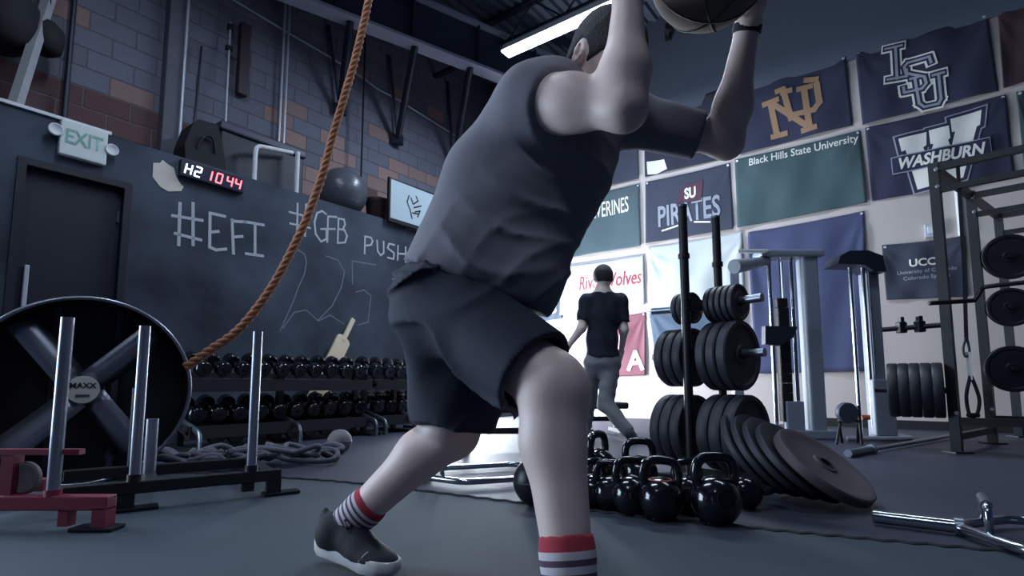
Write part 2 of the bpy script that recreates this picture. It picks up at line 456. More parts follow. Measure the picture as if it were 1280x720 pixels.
# thin dark cable hanging from the roof
a = wall_pt(ML, 451, 232, -0.75)
tag(MB().tube([(a.x, a.y, TOPZ), (a.x, a.y, ZC)], 0.013, 8).build('cable', M_blackm, smooth=60, M=ML), 'thin black cable hanging down past the exercise ball', 'cable')
# white post leaning at the far left, dark bags beside it
a = wall_pt(ML, 17, 122, -0.3); c = wall_pt(ML, 70, -30, -0.85)
dd = Vector((c.x - a.x, c.y - a.y, c.z - TOPZ)) * 1.1
tag(MB().tube([(a.x, a.y, TOPZ + 0.03), (a.x + dd.x, a.y + dd.y, TOPZ + dd.z)], 0.05, 4).build('white_post', mat('grey_white_paint', (150, 152, 158), 0.6), M=ML), 'white square post leaning back over the ledge', 'post')
for (px, py, r, lab) in ((5, 22, 0.24, 'large black hanging bag beside the leaning white post'), (58, 47, 0.13, 'small black hanging bag between white post and dark pipe')):
    a = wall_pt(ML, px, py, -0.7)
    h = thing('hanging_bag', lab, 'bag', ML @ T(a.x, a.y, a.z - r * 1.2))
    MB().lathe([(r * .5, 0), (r * .9, r * .3), (r, r), (r * .95, r * 1.8), (r * .5, r * 2.3), (0.02, r * 2.4)], 18).build('bag_body', M_blackm, h, smooth=50)
    MB().tube([(0, 0, r * 2.4), (0, 0, ZC - a.z + r * 1.2)], 0.012, 6).build('strap', M_blackm, h)

# ------------------------------------------------------------------ fluorescent fixtures
F0, F1 = floor_pt(630, 66, 5.0), floor_pt(772, 2, 5.0)
fd = (F1 - F0).normalized(); LF = 2.44
def fixture(M, label, power):
    t = thing('strip_light', label, 'light', M, 'fluorescent strip lights under the roof')
    h = MB(); h.prism([(-0.10, -0.02), (0.10, -0.02), (0.05, 0.08), (-0.05, 0.08)], 0, LF); h.build('housing', M_white, t)
    MB().box((0, LF / 2, -0.032), (0.17, LF - 0.04, 0.024), bev=0.008).build('diffuser', M_lamp, t)
    for yy in (0.01, LF - 0.01): MB().box((0, yy, 0.02), (0.2, 0.02, 0.1)).build('end_cap', M_steel, t)
    for yy in (0.3, LF - 0.3): MB().tube([(0, yy, 0.08), (0, yy, ZC - M.translation.z)], 0.006, 6).build('hanger_rod', M_steel, t)
    d = bpy.data.lights.new('lamp_glow', 'AREA'); d.shape = 'RECTANGLE'; d.size = 0.17; d.size_y = LF - 0.1; d.energy = power; d.color = (0.66, 0.80, 1.0)
    lo = bpy.data.objects.new('lamp_glow', d); COL.objects.link(lo); lo.parent = t; lo.location = (0, LF / 2, -0.06)
    return t
def FM(o): return frame(o, Vector((fd.y, -fd.x, 0)), fd)
fixture(FM(F0), 'lit fluorescent strip hanging beyond the man\'s shoulder', 180)
fixture(FM(Vector((-2.6, 3.9, 5.0))), 'lit fluorescent strip over the weight sleds', 60)
fixture(FM(Vector((-2.6, -0.2, 5.0))), 'lit fluorescent strip over the open mat', 65)
fixture(FM(Vector((1.3, 3.6, 5.0))), 'lit fluorescent strip over the plate tree', 25)
# ------------------------------------------------------------------ lettering helpers
def text_part(body, w, cx, cz, y, name, m, parent, bold=0.0, shear=0.0, disp=None, rot=0.0, hfac=1.0):
    me = text_mesh(body, 1.0, bold, shear)
    xs = [v.co.x for v in me.vertices]; ys = [v.co.y for v in me.vertices]
    k = w / (max(xs) - min(xs)); mx = (max(xs) + min(xs)) / 2; my = (max(ys) + min(ys)) / 2
    if disp:
        bm = bmesh.new(); bm.from_mesh(me)
        for _ in range(3):
            e = [e for e in bm.edges if e.calc_length() * k > 0.07]
            if not e: break
            bmesh.ops.subdivide_edges(bm, edges=e, cuts=1); bmesh.ops.triangulate(bm, faces=bm.faces[:])
        bm.to_mesh(me); bm.free()
    c, s = math.cos(rot), math.sin(rot)
    for v in me.vertices:
        a, q = (v.co.x - mx) * k, (v.co.y - my) * k * hfac
        x, z = cx + a * c - q * s, cz + a * s + q * c
        v.co = (x, y - (disp(x, z) if disp else 0), z)
    me.name = name
    return link(name, me, m, parent)
def strokes_part(lines, w, y, name, m, parent, disp=None, th=0.002):
    b = MB()
    for l in lines: b.stroke(l, w, y, th)
    return drape(b, name, m, parent, disp)
def drape(b, name, m, parent, disp):
    o = b.build(name, m, parent)
    if disp:
        bm = bmesh.new(); bm.from_mesh(o.data)
        for _ in range(4):
            e = [e for e in bm.edges if e.calc_length() > 0.06]
            if not e: break
            bmesh.ops.subdivide_edges(bm, edges=e, cuts=1); bmesh.ops.triangulate(bm, faces=bm.faces[:])
        for v in bm.verts: v.co.y -= disp(v.co.x, v.co.z)
        bm.to_mesh(o.data); bm.free()
    return o
def px_lines(M, lines, out, off=(0, 0)):
    r = []
    for l in lines:
        r.append([((p := wall_pt(M, x, y, out)).x - off[0], p.z - off[1]) for x, y in l])
    return r
def zl(lines, ox, oy, k): return [[(ox + x / k, oy + y / k) for x, y in l] for l in lines]

# ------------------------------------------------------------------ chalk writing on the board
A1 = zl([[(900, 295), (893, 505)], [(965, 295), (965, 505)], [(862, 358), (1012, 382)], [(875, 447), (1005, 480)],
         [(1125, 362), (1050, 345), (1048, 515), (1080, 530), (1130, 525)], [(1055, 440), (1092, 437)],
         [(1160, 378), (1167, 548)], [(1160, 385), (1228, 390)], [(1165, 465), (1212, 462)]], 0, 180, 4) + \
     zl([[(20, 388), (118, 405)], [(75, 400), (75, 550)], [(30, 548), (115, 560)]], 300, 180, 4)
A2 = zl([[(288, 298), (285, 445)], [(330, 300), (325, 460)], [(247, 340), (345, 365)], [(250, 397), (350, 420)],
         [(430, 350), (410, 335), (385, 345), (372, 390), (378, 450), (405, 488), (432, 475), (432, 425), (405, 425)],
         [(440, 362), (436, 490)], [(440, 362), (482, 365)], [(438, 425), (474, 425)],
         [(492, 372), (488, 495), (525, 492), (535, 460), (522, 430), (492, 425)], [(492, 372), (520, 378), (525, 402), (515, 425)]], 300, 180, 4)
A3 = zl([[(623, 548), (625, 462), (655, 468), (663, 485), (655, 505), (628, 508)], [(685, 482), (688, 535), (703, 557), (718, 545), (718, 487)],
         [(772, 505), (745, 498), (738, 520), (770, 545), (768, 575), (738, 568)], [(790, 508), (788, 580)], [(828, 515), (828, 590)], [(790, 548), (828, 550)],
         ], 300, 180, 4)
A6 = zl([[(872, 465), (900, 480), (880, 500), (915, 510)], [(905, 470), (935, 478)], [(868, 510), (890, 522)]], 300, 180, 4)
A4 = zl([[(798, 640), (800, 768)], [(762, 675), (815, 682)], [(768, 743), (800, 745)]], 300, 180, 4)
A5 = zl([[(290, 530), (322, 550), (332, 590), (322, 650), (290, 720), (265, 790), (200, 935)], [(215, 920), (270, 842), (330, 830), (392, 885), (450, 855), (520, 900)],
         [(430, 560), (490, 580), (522, 640), (505, 720), (460, 810), (392, 880)], [(680, 605), (560, 585), (562, 700)], [(580, 740), (620, 730), (655, 760), (640, 890), (590, 905)]], 300, 180, 4)
for lines, w, m, lab in ((A1, 0.028, M_chalk, 'large chalk hashtag word written below the wall clock'), (A2, 0.022, M_chalk, 'chalk hashtag word written beneath the exercise ball'),
                         (A3, 0.022, M_chalk, 'small capital chalk word beneath the wall screen'), (A6, 0.02, M_chalk, 'short chalk scribble right under the wall screen'), (A4, 0.014, M_chalk, 'thin chalk cross mark on the board beside the man\'s hip'),
                         (A5, 0.012, M_chalkf, 'big faint chalk numerals half wiped off the board')):
    L_ = px_lines(ML, lines, 0.0)
    x0 = min(p[0] for l in L_ for p in l); z0 = min(p[1] for l in L_ for p in l)
    L_ = [[(x - x0, z - z0) for x, z in l] for l in L_]
    b = MB()
    for l in L_: b.stroke(l, w, 0.0)
    o = b.build('chalk_writing', m, M=ML @ T(x0, 0, z0)); tag(o, lab, 'writing')
# torn pale patch of bare wall
q = [wall_pt(ML, x, y) for x, y in zl([[(765, 95), (800, 95), (812, 80), (835, 100), (868, 120), (880, 165), (905, 205), (918, 212), (905, 236), (840, 238), (800, 215), (762, 165)]], 0, 180, 4)[0]]
x0, z0 = min(p.x for p in q), min(p.z for p in q)
tag(MB().prism([(p.x - x0, p.z - z0) for p in q], -0.006, 0).build('paper_scrap', mat('pale_paper', (200, 194, 182), 0.9, var=0.1, scale=12), M=ML @ T(x0, 0, z0)), 'ragged pale paper scrap stuck on the board beside the clock', 'paper')
# exit sign
c4 = [wall_pt(ML, x, y, 0.06) for x, y in ((77, 147), (136, 165), (133, 206), (73, 192))]
ex0, ex1 = (c4[0].x + c4[3].x) / 2, (c4[1].x + c4[2].x) / 2; ez1, ez0 = (c4[0].z + c4[1].z) / 2, (c4[2].z + c4[3].z) / 2
ew, eh = ex1 - ex0, ez1 - ez0
ex = thing('exit_sign', 'white box exit sign with two emergency lamp heads over the door', 'sign', ML @ T((ex0 + ex1) / 2, 0, ez0))
MB().box((0, -0.03, eh / 2), (ew, 0.06, eh), bev=0.01).build('sign_box', mat('sign_white', (200, 208, 208), 0.5, var=0.04), ex)
text_part('EXIT', ew * 0.78, 0.0, eh * 0.55, -0.063, 'lettering', mat('exit_green', (120, 166, 154), 0.6), ex, bold=0.02, hfac=1.35)
for sx in (-1, 1):
    MB().lathe([(0.028, 0), (0.045, 0.02), (0.05, 0.05), (0.044, 0.054), (0.03, 0.045)], 16, M=T(sx * (ew / 2 + 0.03), -0.02, eh * (0.62 if sx < 0 else 0.5)) @ RX(PI / 2)).build('lamp_head', M_white, ex, smooth=40)
# led wall clock
ck = [wall_pt(ML, x, y, 0.05) for x, y in ((226, 197), (305, 222), (299, 241), (224, 219))]
cw = ck[1].x - ck[0].x; ch = 0.5 * ((ck[0].z - ck[3].z) + (ck[1].z - ck[2].z)) * 0.95
clk = thing('led_clock', 'black interval clock with glowing white and red digits', 'clock', ML @ T((ck[0].x + ck[1].x) / 2, 0, (ck[3].z + ck[2].z) / 2 + 0.0))
sl = math.atan2((ck[1].z - ck[0].z + ck[2].z - ck[3].z) / 2, cw)
clk.matrix_world = clk.matrix_world @ RY(-sl)
MB().box((0, -0.03, ch / 2), (cw, 0.055, ch), bev=0.008).build('case', M_black, clk)
MB().box((0, -0.0595, ch / 2), (cw * 0.97, 0.003, ch * 0.86)).build('face', mat('clock_face', (26, 30, 60), 0.3, var=0.1), clk)
SEG = {'H': 'bcefg', '2': 'abged', '1': 'bc', '0': 'abcdef', '4': 'bcfg'}
def seven(ch_, x, z, w, h):
    k = 0.16 * h
    P_ = {'tl': (x + k, z + h), 'tr': (x + w + k, z + h), 'ml': (x + k / 2, z + h / 2), 'mr': (x + w + k / 2, z + h / 2), 'bl': (x, z), 'br': (x + w, z)}
    S = {'a': ('tl', 'tr'), 'b': ('tr', 'mr'), 'c': ('mr', 'br'), 'd': ('bl', 'br'), 'e': ('ml', 'bl'), 'f': ('tl', 'ml'), 'g': ('ml', 'mr')}
    r = []
    for s in SEG[ch_]:
        a, b_ = Vector(P_[S[s][0]]), Vector(P_[S[s][1]]); d = (b_ - a) * 0.1
        r.append([tuple(a + d), tuple(b_ - d)])
    return r
dw, dh = cw * 0.085, ch * 0.58; z0 = ch * 0.21
for txt, xs, m in (('H2', (-0.44, -0.30), mat('led_white', (205, 220, 255), emit=5.0, var=0)), ('1044', (-0.135, 0.03, 0.20, 0.34), mat('led_red', (255, 88, 96), emit=5.0, var=0))):
    for c_, xf in zip(txt, xs): strokes_part(seven(c_, xf * cw, z0, dw, dh), dh * 0.13, -0.0615, 'digit', m, clk)
# wall screen
sc = [wall_pt(ML, x, y, 0.06) for x, y in ((488, 224), (544, 242), (545, 284), (491, 280))]
sw, sh = sc[1].x - sc[0].x, (sc[0].z + sc[1].z) / 2 - (sc[2].z + sc[3].z) / 2
tv = thing('wall_screen', 'flat wall screen showing a dark mark on white', 'screen', ML @ T((sc[0].x + sc[1].x) / 2, 0, (sc[2].z + sc[3].z) / 2 - 0.02))
MB().box((0, -0.05, sh / 2), (sw + 0.05, 0.05, sh + 0.06), bev=0.008).build('bezel', M_black, tv)
MB().box((0, -0.0765, sh / 2 + 0.01), (sw, 0.003, sh - 0.02)).build('display', mat('screen_glow', (150, 168, 178), 0.3, emit=0.3, var=0.04, scale=3), tv)
E_ = zl([[(845, 258), (835, 290), (850, 330), (860, 372)], [(880, 262), (890, 285), (868, 300)], [(870, 318), (905, 310)], [(875, 340), (900, 335), (888, 365)], [(855, 270), (865, 300)], [(862, 345), (890, 350)]], 300, 180, 4)
strokes_part(px_lines(ML, E_, 0.078, (tv.matrix_world.translation.dot(U), tv.matrix_world.translation.z)), 0.018, -0.079, 'picture', M_black, tv)
MB().box((0, -0.012, sh * 0.1), (0.2, 0.03, 0.2)).build('wall_mount', M_steel, tv)
tv2 = wall_pt(ML, 478, 275, -0.1)
bk = thing('bucket', 'dark brown bucket on the ledge beside the wall screen', 'bucket', ML @ T(tv2.x, 0.22, TOPZ))
MB().lathe([(0.11, 0), (0.12, 0.01), (0.145, 0.26), (0.155, 0.27), (0.155, 0.3), (0.14, 0.3), (0.12, 0.05), (0.01, 0.04)], 24).build('pail', mat('brown_plastic', (62, 44, 48), 0.5), bk, smooth=40)
MB().lathe([(0.150, 0.285), (0.162, 0.285), (0.162, 0.305), (0.150, 0.305)], 24).build('rim', mat('brown_plastic', (62, 44, 48), 0.5), bk, smooth=40)
# exercise ball
p = wall_pt(ML, 432, 248, -0.28)
eb = thing('exercise_ball', 'big grey inflated exercise ball on the ledge', 'ball', ML @ T(p.x, 0.35, TOPZ))
R_ = 0.31
me = MB(); prof = [(R_ * math.sin(PI * i / 24), R_ - R_ * math.cos(PI * i / 24)) for i in range(25)]
me.lathe(prof, 32).build('ball_skin', mat('grey_vinyl', (84, 88, 98), 0.3, var=0.1), eb, smooth=180)
rr = MB()
for k in range(-4, 5):
    a = k * 0.13; rr.lathe([(R_ * math.cos(a) - 0.001, R_ + R_ * math.sin(a) - 0.003), (R_ * math.cos(a) + 0.002, R_ + R_ * math.sin(a)), (R_ * math.cos(a) - 0.001, R_ + R_ * math.sin(a) + 0.003)], 32)
rr.build('ridge', mat('grey_vinyl', (84, 88, 98), 0.3, var=0.1), eb, smooth=180)
# white tubular frame
pf = [wall_pt(ML, x, y, -0.12) for x, y in ((320, 225), (322, 196), (372, 188), (373, 232))]
wf = thing('tube_frame', 'white tubular hoop frame standing on the ledge', 'frame', ML @ T(pf[0].x, 0.16, TOPZ))
wx = pf[3].x - pf[0].x; hz = pf[2].z - TOPZ
MB().tube(rounded([(0, 0, 0), (0, 0, hz * 0.82), (wx * 0.95, 0.07, hz * 1.0)], 0.07), 0.024, 10).build('hoop', M_white, wf, smooth=60)
MB().tube([(wx, 0, 0), (wx, 0, hz)], 0.026, 10).build('upright', M_white, wf, smooth=60)
MB().box((wx * 0.5 - 0.15, -0.05, 0.015), (wx * 1.2, 0.05, 0.03)).build('base_rail', M_white, wf)
# black bag and long dark bin behind the clock
p = wall_pt(ML, 250, 190, -0.3)
bg = thing('gear_bag', 'slumped black gear bag standing behind the wall clock', 'bag', ML @ T(p.x, 0.3, TOPZ))
hh = wall_pt(ML, 252, 155, -0.3).z - TOPZ
MB().prism([(-0.17, 0), (-0.19, hh * 0.4), (-0.13, hh * 0.85), (-0.08, hh * 0.97), (0.1, hh), (0.14, hh * 0.8), (0.2, hh * 0.3), (0.21, 0)], -0.12, 0.14).build('sack', M_blackm, bg)
MB().tube(smooth_path([(-0.08, -0.125, hh * 0.4), (-0.03, -0.15, hh * 0.65), (0.05, -0.15, hh * 0.65), (0.09, -0.125, hh * 0.4)], 5), 0.012, 6).build('handle', M_black, bg, smooth=60)
p0, p1 = wall_pt(ML, 268, 200, -0.45), wall_pt(ML, 372, 215, -0.45)
bx = thing('storage_bin', 'long dark storage bin lying on the ledge behind the hoop frame', 'bin', ML @ T((p0.x + p1.x) / 2, 0.5, TOPZ))
lw = p1.x - p0.x; hb = wall_pt(ML, 300, 165, -0.45).z - TOPZ
MB().box((0, 0, hb * 0.42), (lw, 0.36, hb * 0.84), bev=0.02).build('tub', mat('dark_plastic', (30, 34, 48), 0.55), bx)
MB().box((0, 0, hb * 0.92), (lw * 1.04, 0.4, hb * 0.15), bev=0.02).build('lid', mat('dark_blue_plastic', (52, 56, 74), 0.5), bx)

# ------------------------------------------------------------------ flags on the right wall
def cloth_mat(name, rgb): return mat(name, rgb, 0.8, var=0.12, scale=5, sheen=0.2)
FL = []
def flag(label, px4, m, amp=0.018, seed=0, name='flag', hem=True, fold=0.35):
    c = [wall_pt(MR, x, y, 0.03) for x, y in px4]
    ox = (c[2].x + c[3].x) / 2; oz = min(c[2].z, c[3].z)
    rg = random.Random(seed); ph = [rg.uniform(0, 6.28) for _ in range(6)]; fr = [rg.uniform(0.7, 1.3) for _ in range(6)]
    W = c[1].x - c[0].x; H = c[0].z - c[3].z
    def disp(x, z):
        a = (x / W + 0.5); t = z / H
        d = math.sin(a * 9 * fr[0] + 3.0 * t * fr[1] + ph[0]) + 0.7 * math.sin(a * 17 * fr[2] - 4 * t + ph[1]) + 0.5 * math.sin(t * 7 * fr[3] + 3 * a + ph[2])
        # gathers fanning from the two upper corners
        for (cx, sg) in ((0.0, 1), (1.0, -1)):
            ang = math.atan2(1.02 - t, abs(a - cx) * 1.6 + 0.02); r = math.hypot(1.02 - t, (a - cx) * 1.6)
            d += 1.6 * fold * math.sin(ang * 11 + ph[3]) * math.exp(-r * 1.6)
        return amp * (1.4 + d * 0.5) * (0.3 + 0.7 * min(1.0, max(0.0, 1.0 - t) * 5))
    nx, nz = 44, 28; vs = []; fs = []
    for j in range(nz + 1):
        q = j / nz
        for i in range(nx + 1):
            p_ = i / nx
            a = c[3].lerp(c[2], p_).lerp(c[0].lerp(c[1], p_), q)
            sag = -0.015 * math.sin(PI * p_) * q
            x, z = a.x - ox, a.z - oz + sag
            vs.append((x, -disp(x, z), z))
    for j in range(nz):
        for i in range(nx): fs.append((j * (nx + 1) + i, j * (nx + 1) + i + 1, (j + 1) * (nx + 1) + i + 1, (j + 1) * (nx + 1) + i))
    b = MB().add(vs, fs)
    o = b.build(name, m, smooth=180, M=MR @ T(ox, -0.006, oz)); tag(o, label, 'flag', 'school flags on the wall')
    md = o.modifiers.new('thickness', 'SOLIDIFY'); md.thickness = 0.002
    for k in (0, 1):
        x, z = vs[nz * (nx + 1) + (0 if k == 0 else nx)][0], vs[nz * (nx + 1) + (0 if k == 0 else nx)][2]
        MB().lathe([(0.008, 0), (0.016, 0.001), (0.016, 0.004), (0.008, 0.004)], 12, M=T(x + (0.03 if k == 0 else -0.03), -disp(x, z) - 0.002, z - 0.03) @ RX(PI / 2)).build('grommet', M_conduit, o)
    return o, disp, (ox, oz)
def fpx(F, lines): return px_lines(MR, lines, 0.04, F[2])
def fc(F, x, y): p = wall_pt(MR, x, y, 0.04); return p.x - F[2][0], p.z - F[2][1]
def fw(x0, x1, y): return abs(wall_pt(MR, x1, y, 0.04).x - wall_pt(MR, x0, y, 0.04).x)
Cn = cloth_mat('navy_cloth', (26, 31, 60)); Cnd = cloth_mat('dark_navy_cloth', (23, 27, 50)); Cg = cloth_mat('green_cloth', (50, 74, 80)); Cb = cloth_mat('blue_cloth', (54, 62, 98))
Cw = cloth_mat('white_cloth', (178, 184, 186)); Cr = cloth_mat('red_cloth', (112, 62, 76)); Cgr = cloth_mat('grey_cloth', (74, 82, 98)); Cmar = cloth_mat('maroon_cloth', (50, 26, 40)); Ct = cloth_mat('teal_grey_cloth', (64, 82, 90)); Cch = cloth_mat('charcoal_cloth', (42, 49, 68))
Pw = mat('print_white', (214, 214, 210), 0.8, var=0.08); Pg = mat('print_gold', (146, 116, 90), 0.8, var=0.1); Pgr = mat('print_grey', (140, 146, 160), 0.8, var=0.1); Pn = mat('print_navy', (28, 33, 62), 0.8, var=0.1); Pr = mat('print_red', (150, 56, 70), 0.8, var=0.1); Pmar = mat('print_maroon', (74, 44, 62), 0.8, var=0.1)

F = flag('navy flag with large gold interlocked two-letter monogram', ((915, 114), (1057, 69), (1066, 156), (924, 193)), Cn, seed=1)
Z5 = lambda l: zl(l, 900, 0, 3.366)
strokes_part(fpx(F, Z5([[(185, 440), (240, 420)], [(212, 432), (240, 570)], [(222, 575), (275, 560)], [(225, 440), (375, 535)], [(330, 375), (380, 360)], [(352, 370), (378, 540)], [(350, 550), (400, 535)],
                        [(240, 385), (265, 375), (300, 500)], [(262, 390), (295, 380)], [(300, 485), (395, 462), (418, 430), (405, 350)], [(360, 335), (405, 330)]])), 0.075, -0.006, 'monogram', Pg, F[0], F[1])
F = flag('navy flag with pale outlined three-letter monogram stepping down', ((1069, 65), (1234, 16), (1249, 113), (1078, 156)), Cn, seed=2)
LS = Z5([[(695, 205), (765, 190)], [(738, 200), (745, 330)], [(705, 335), (785, 318), (785, 290)]]) 
SS = Z5([[(888, 265), (880, 240), (790, 262), (775, 280), (782, 305), (860, 322), (868, 350), (850, 372), (775, 388), (772, 365)]])
US = Z5([[(800, 330), (835, 322)], [(820, 330), (838, 435), (860, 450), (920, 435), (930, 415), (920, 318)], [(895, 318), (942, 305)]])
for ln in (LS, SS, US):
    strokes_part(fpx(F, ln), 0.115, -0.006, 'monogram_outline', Pw, F[0], F[1])
    strokes_part(fpx(F, ln), 0.072, -0.009, 'monogram_fill', Pn, F[0], F[1]); strokes_part(fpx(F, ln), 0.028, -0.012, 'monogram_inline', Pgr, F[0], F[1])
F = flag('dark maroon flag beside the stepped-monogram flag', ((1247, 13), (1345, -20), (1350, 78), (1254, 111)), Cmar, seed=3)
F = flag('green flag with one white line of lettering along its top', ((918, 199), (1075, 162), (1084, 253), (922, 285)), Cg, seed=4)
x, z = fc(F, 1001, 192); text_part('Black Hills State University', fw(933, 1071, 190), x, z + 0.03, -0.007, 'lettering', Pw, F[0], bold=0.012, disp=F[1], hfac=1.25)
F = flag('navy flag with huge white W and a word across it', ((1081, 159), (1258, 117), (1269, 221), (1090, 251)), Cn, seed=5)
wp = [(1123,174),(1127,190),(1132,188),(1147,237),(1163,233),(1172,205),(1190,227),(1204,222),(1221,158),(1225,156),(1227,137),(1188,149),(1190,165),(1194,164),(1189,185),(1185,175),(1188,172),(1186,157),(1161,163),(1163,180),(1167,180),(1160,200),(1154,184),(1158,181),(1158,165)]
wq = fpx(F, [wp])[0]
def outset(q, d):
    n = len(q); A = sum(q[i][0] * q[(i + 1) % n][1] - q[(i + 1) % n][0] * q[i][1] for i in range(n)); sg = 1 if A > 0 else -1; r = []
    for i in range(n):
        a, b_, c_ = Vector(q[i - 1]), Vector(q[i]), Vector(q[(i + 1) % n]); n1 = (b_ - a).normalized(); n2 = (c_ - b_).normalized()
        m_ = (Vector((n1.y, -n1.x)) + Vector((n2.y, -n2.x))) * sg; k_ = m_.length_squared / 2
        r.append(tuple(b_ + m_ * d / max(k_, 0.5)))
    return r
drape(MB().prism(outset(wq, 0.05), -0.007, -0.004), 'letter_outline', Pgr, F[0], F[1]); drape(MB().prism(outset(wq, 0.035), -0.010, -0.004), 'letter_border', Pn, F[0], F[1]); drape(MB().prism(wq, -0.013, -0.004), 'letter', Pw, F[0], F[1])
strokes_part(fpx(F, [[(1124, 206.5), (1228, 184.5)]]), 0.215, -0.017, 'word_outline', Pgr, F[0], F[1]); strokes_part(fpx(F, [[(1124, 206.5), (1228, 184.5)]]), 0.19, -0.020, 'word_band', Pn, F[0], F[1])
x, z = fc(F, 1176, 195.5); text_part('WASHBURN', fw(1121, 1231, 196), x, z, -0.024, 'lettering', Pw, F[0], bold=0.035, shear=0.25, disp=F[1], hfac=1.3)
F = flag('green flag edge beside the big W flag', ((1270, 114), (1345, 95), (1355, 200), (1281, 217)), Cg, seed=6)
F = flag('dark navy flag with grey capital word under a small pennant', ((806, 227), (912, 203), (917, 286), (807, 304)), Cch, seed=7, amp=0.016)
Z4 = lambda l: zl(l, 800, 220, 6)
q = fpx(F, Z4([[(290, 120), (340, 70), (470, 30), (462, 180), (360, 200), (300, 190), (270, 230)]]))[0]
drape(MB().prism(q, -0.009, -0.006), 'pennant', Pmar, F[0], F[1])
x, z = fc(F, 862.5, 241); text_part('SU', 0.17, x, z, -0.013, 'initials', Pw, F[0], bold=0.04, disp=F[1], hfac=1.5)
x, z = fc(F, 860, 264); text_part('PIRATES', fw(821, 899, 265), x, z, -0.008, 'lettering', Pgr, F[0], bold=0.02, disp=F[1], hfac=1.7)
for l_ in ([(165, 410), (280, 370)], [(410, 345), (525, 345)]): strokes_part(fpx(F, Z4([l_])), 0.025, -0.007, 'underline', Pw, F[0], F[1])
F = flag('teal-grey flag with white capital word along its top', ((698, 250), (799, 229), (801, 307), (692, 325)), Ct, seed=8)
x, z = fc(F, 752, 262); text_part('WOLVERINES', fw(718, 784, 262), x, z, -0.007, 'lettering', Pw, F[0], bold=0.01, disp=F[1], hfac=2.2)
F = flag('dark grey flag hung above the teal-grey flag', ((698, 164), (796, 138), (799, 223), (704, 246)), Cch, seed=9)
F = flag('dark navy flag hung above the small-pennant flag', ((804, 134), (908, 110), (913, 196), (806, 221)), Cnd, seed=10)
q = fpx(F, [[(808, 202), (830, 199), (834, 211), (820, 217), (809, 218)]])[0]; drape(MB().prism(q, -0.009, -0.006), 'emblem', Pw, F[0], F[1])
F = flag('white flag with red slanted lettering behind the walking man', ((703, 333), (804, 318), (806, 380), (700, 394)), Cw, seed=11)
x, z = fc(F, 761, 350); text_part('RiverWolves', fw(722, 800, 350), x, z, -0.007, 'lettering', Pr, F[0], bold=0.01, shear=0.2, disp=F[1], hfac=1.5)
strokes_part(fpx(F, [[(706, 332.5), (803, 319)]]), 0.02, -0.008, 'top_hem', Pgr, F[0], F[1])
F = flag('creased white flag behind the plate tree', ((809, 309), (927, 289), (931, 383), (811, 387)), Cw, seed=12, amp=0.022, fold=0.9)
F = flag('tall plain blue flag behind the cable machine', ((934, 290), (1080, 263), (1087, 464), (945, 467)), Cb, seed=13, amp=0.02, fold=0.8)
F = flag('small charcoal flag with three short lines of white lettering', ((1102, 306), (1207, 294), (1210, 371), (1108, 375)), Cch, seed=14)
x, z = fc(F, 1157, 327); text_part('UCCS', fw(1136, 1178, 327), x, z, -0.007, 'lettering', Pw, F[0], bold=0.03, disp=F[1])
x, z = fc(F, 1158, 338.5); text_part('University of Colorado', fw(1121, 1196, 338), x, z, -0.007, 'lettering', Pgr, F[0], bold=0.01, disp=F[1])
x, z = fc(F, 1158, 346.5); text_part('Colorado Springs', fw(1129, 1188, 346), x, z, -0.007, 'lettering', Pgr, F[0], bold=0.01, disp=F[1])
F = flag('grey flag with two white numerals beside the striding man\'s hip', ((670, 351), (702, 345), (702, 398), (670, 403)), Cgr, seed=15)
x, z = fc(F, 690, 386); text_part('18', 0.18, x, z, -0.007, 'numerals', Pw, F[0], bold=0.02, disp=F[1])
F = flag('red flag with white letter A behind the walking man', ((743, 398), (806, 390), (807, 469), (743, 472)), Cr, seed=16, amp=0.02, fold=0.9)
strokes_part(fpx(F, [[(786, 462), (794, 440), (803, 461)], [(789, 454), (800, 453)]]), 0.06, -0.008, 'letter', Pw, F[0], F[1])
F = flag('slate blue creased flag below the creased white flag', ((811, 389), (928, 386), (926, 468), (822, 471)), mat('slate_cloth', (66, 82, 102), 0.8, var=0.12, scale=5), seed=17, amp=0.022, fold=0.9)
# small things on the flag wall
p = wall_pt(MR, 1163, 289, 0)
tb = thing('thermostat', 'small metal switch box on the pale wall by the rack post', 'switch box', MR @ T(p.x, 0, p.z))
MB().box((0, -0.025, 0), (0.11, 0.05, 0.16), bev=0.008).build('cover', M_conduit, tb); MB().box((0, -0.055, 0.0), (0.05, 0.012, 0.08), bev=0.003).build('dial', M_white, tb)
p = wall_pt(MR, 1198, 250, 0.03)
tag(MB().tube([(p.x, -0.02, wall_pt(MR, 1198, 296).z), (p.x, -0.02, wall_pt(MR, 1196, 232).z)], 0.03, 10).build('conduit', M_white, smooth=60, M=MR), 'pale fat conduit rising on the flag wall behind the rack', 'conduit')
p = wall_pt(MR, 836, 46, 0.0)
cm = thing('wall_camera', 'small black camera bracket high on the flag wall', 'camera', MR @ T(p.x, 0, p.z))
MB().box((0, -0.03, 0), (0.08, 0.06, 0.16)).build('bracket', M_blackm, cm); MB().tube([(0, -0.06, 0.02), (0.12, -0.3, -0.03)], [0.03, 0.06], 12).build('camera_body', M_blackm, cm, smooth=50)
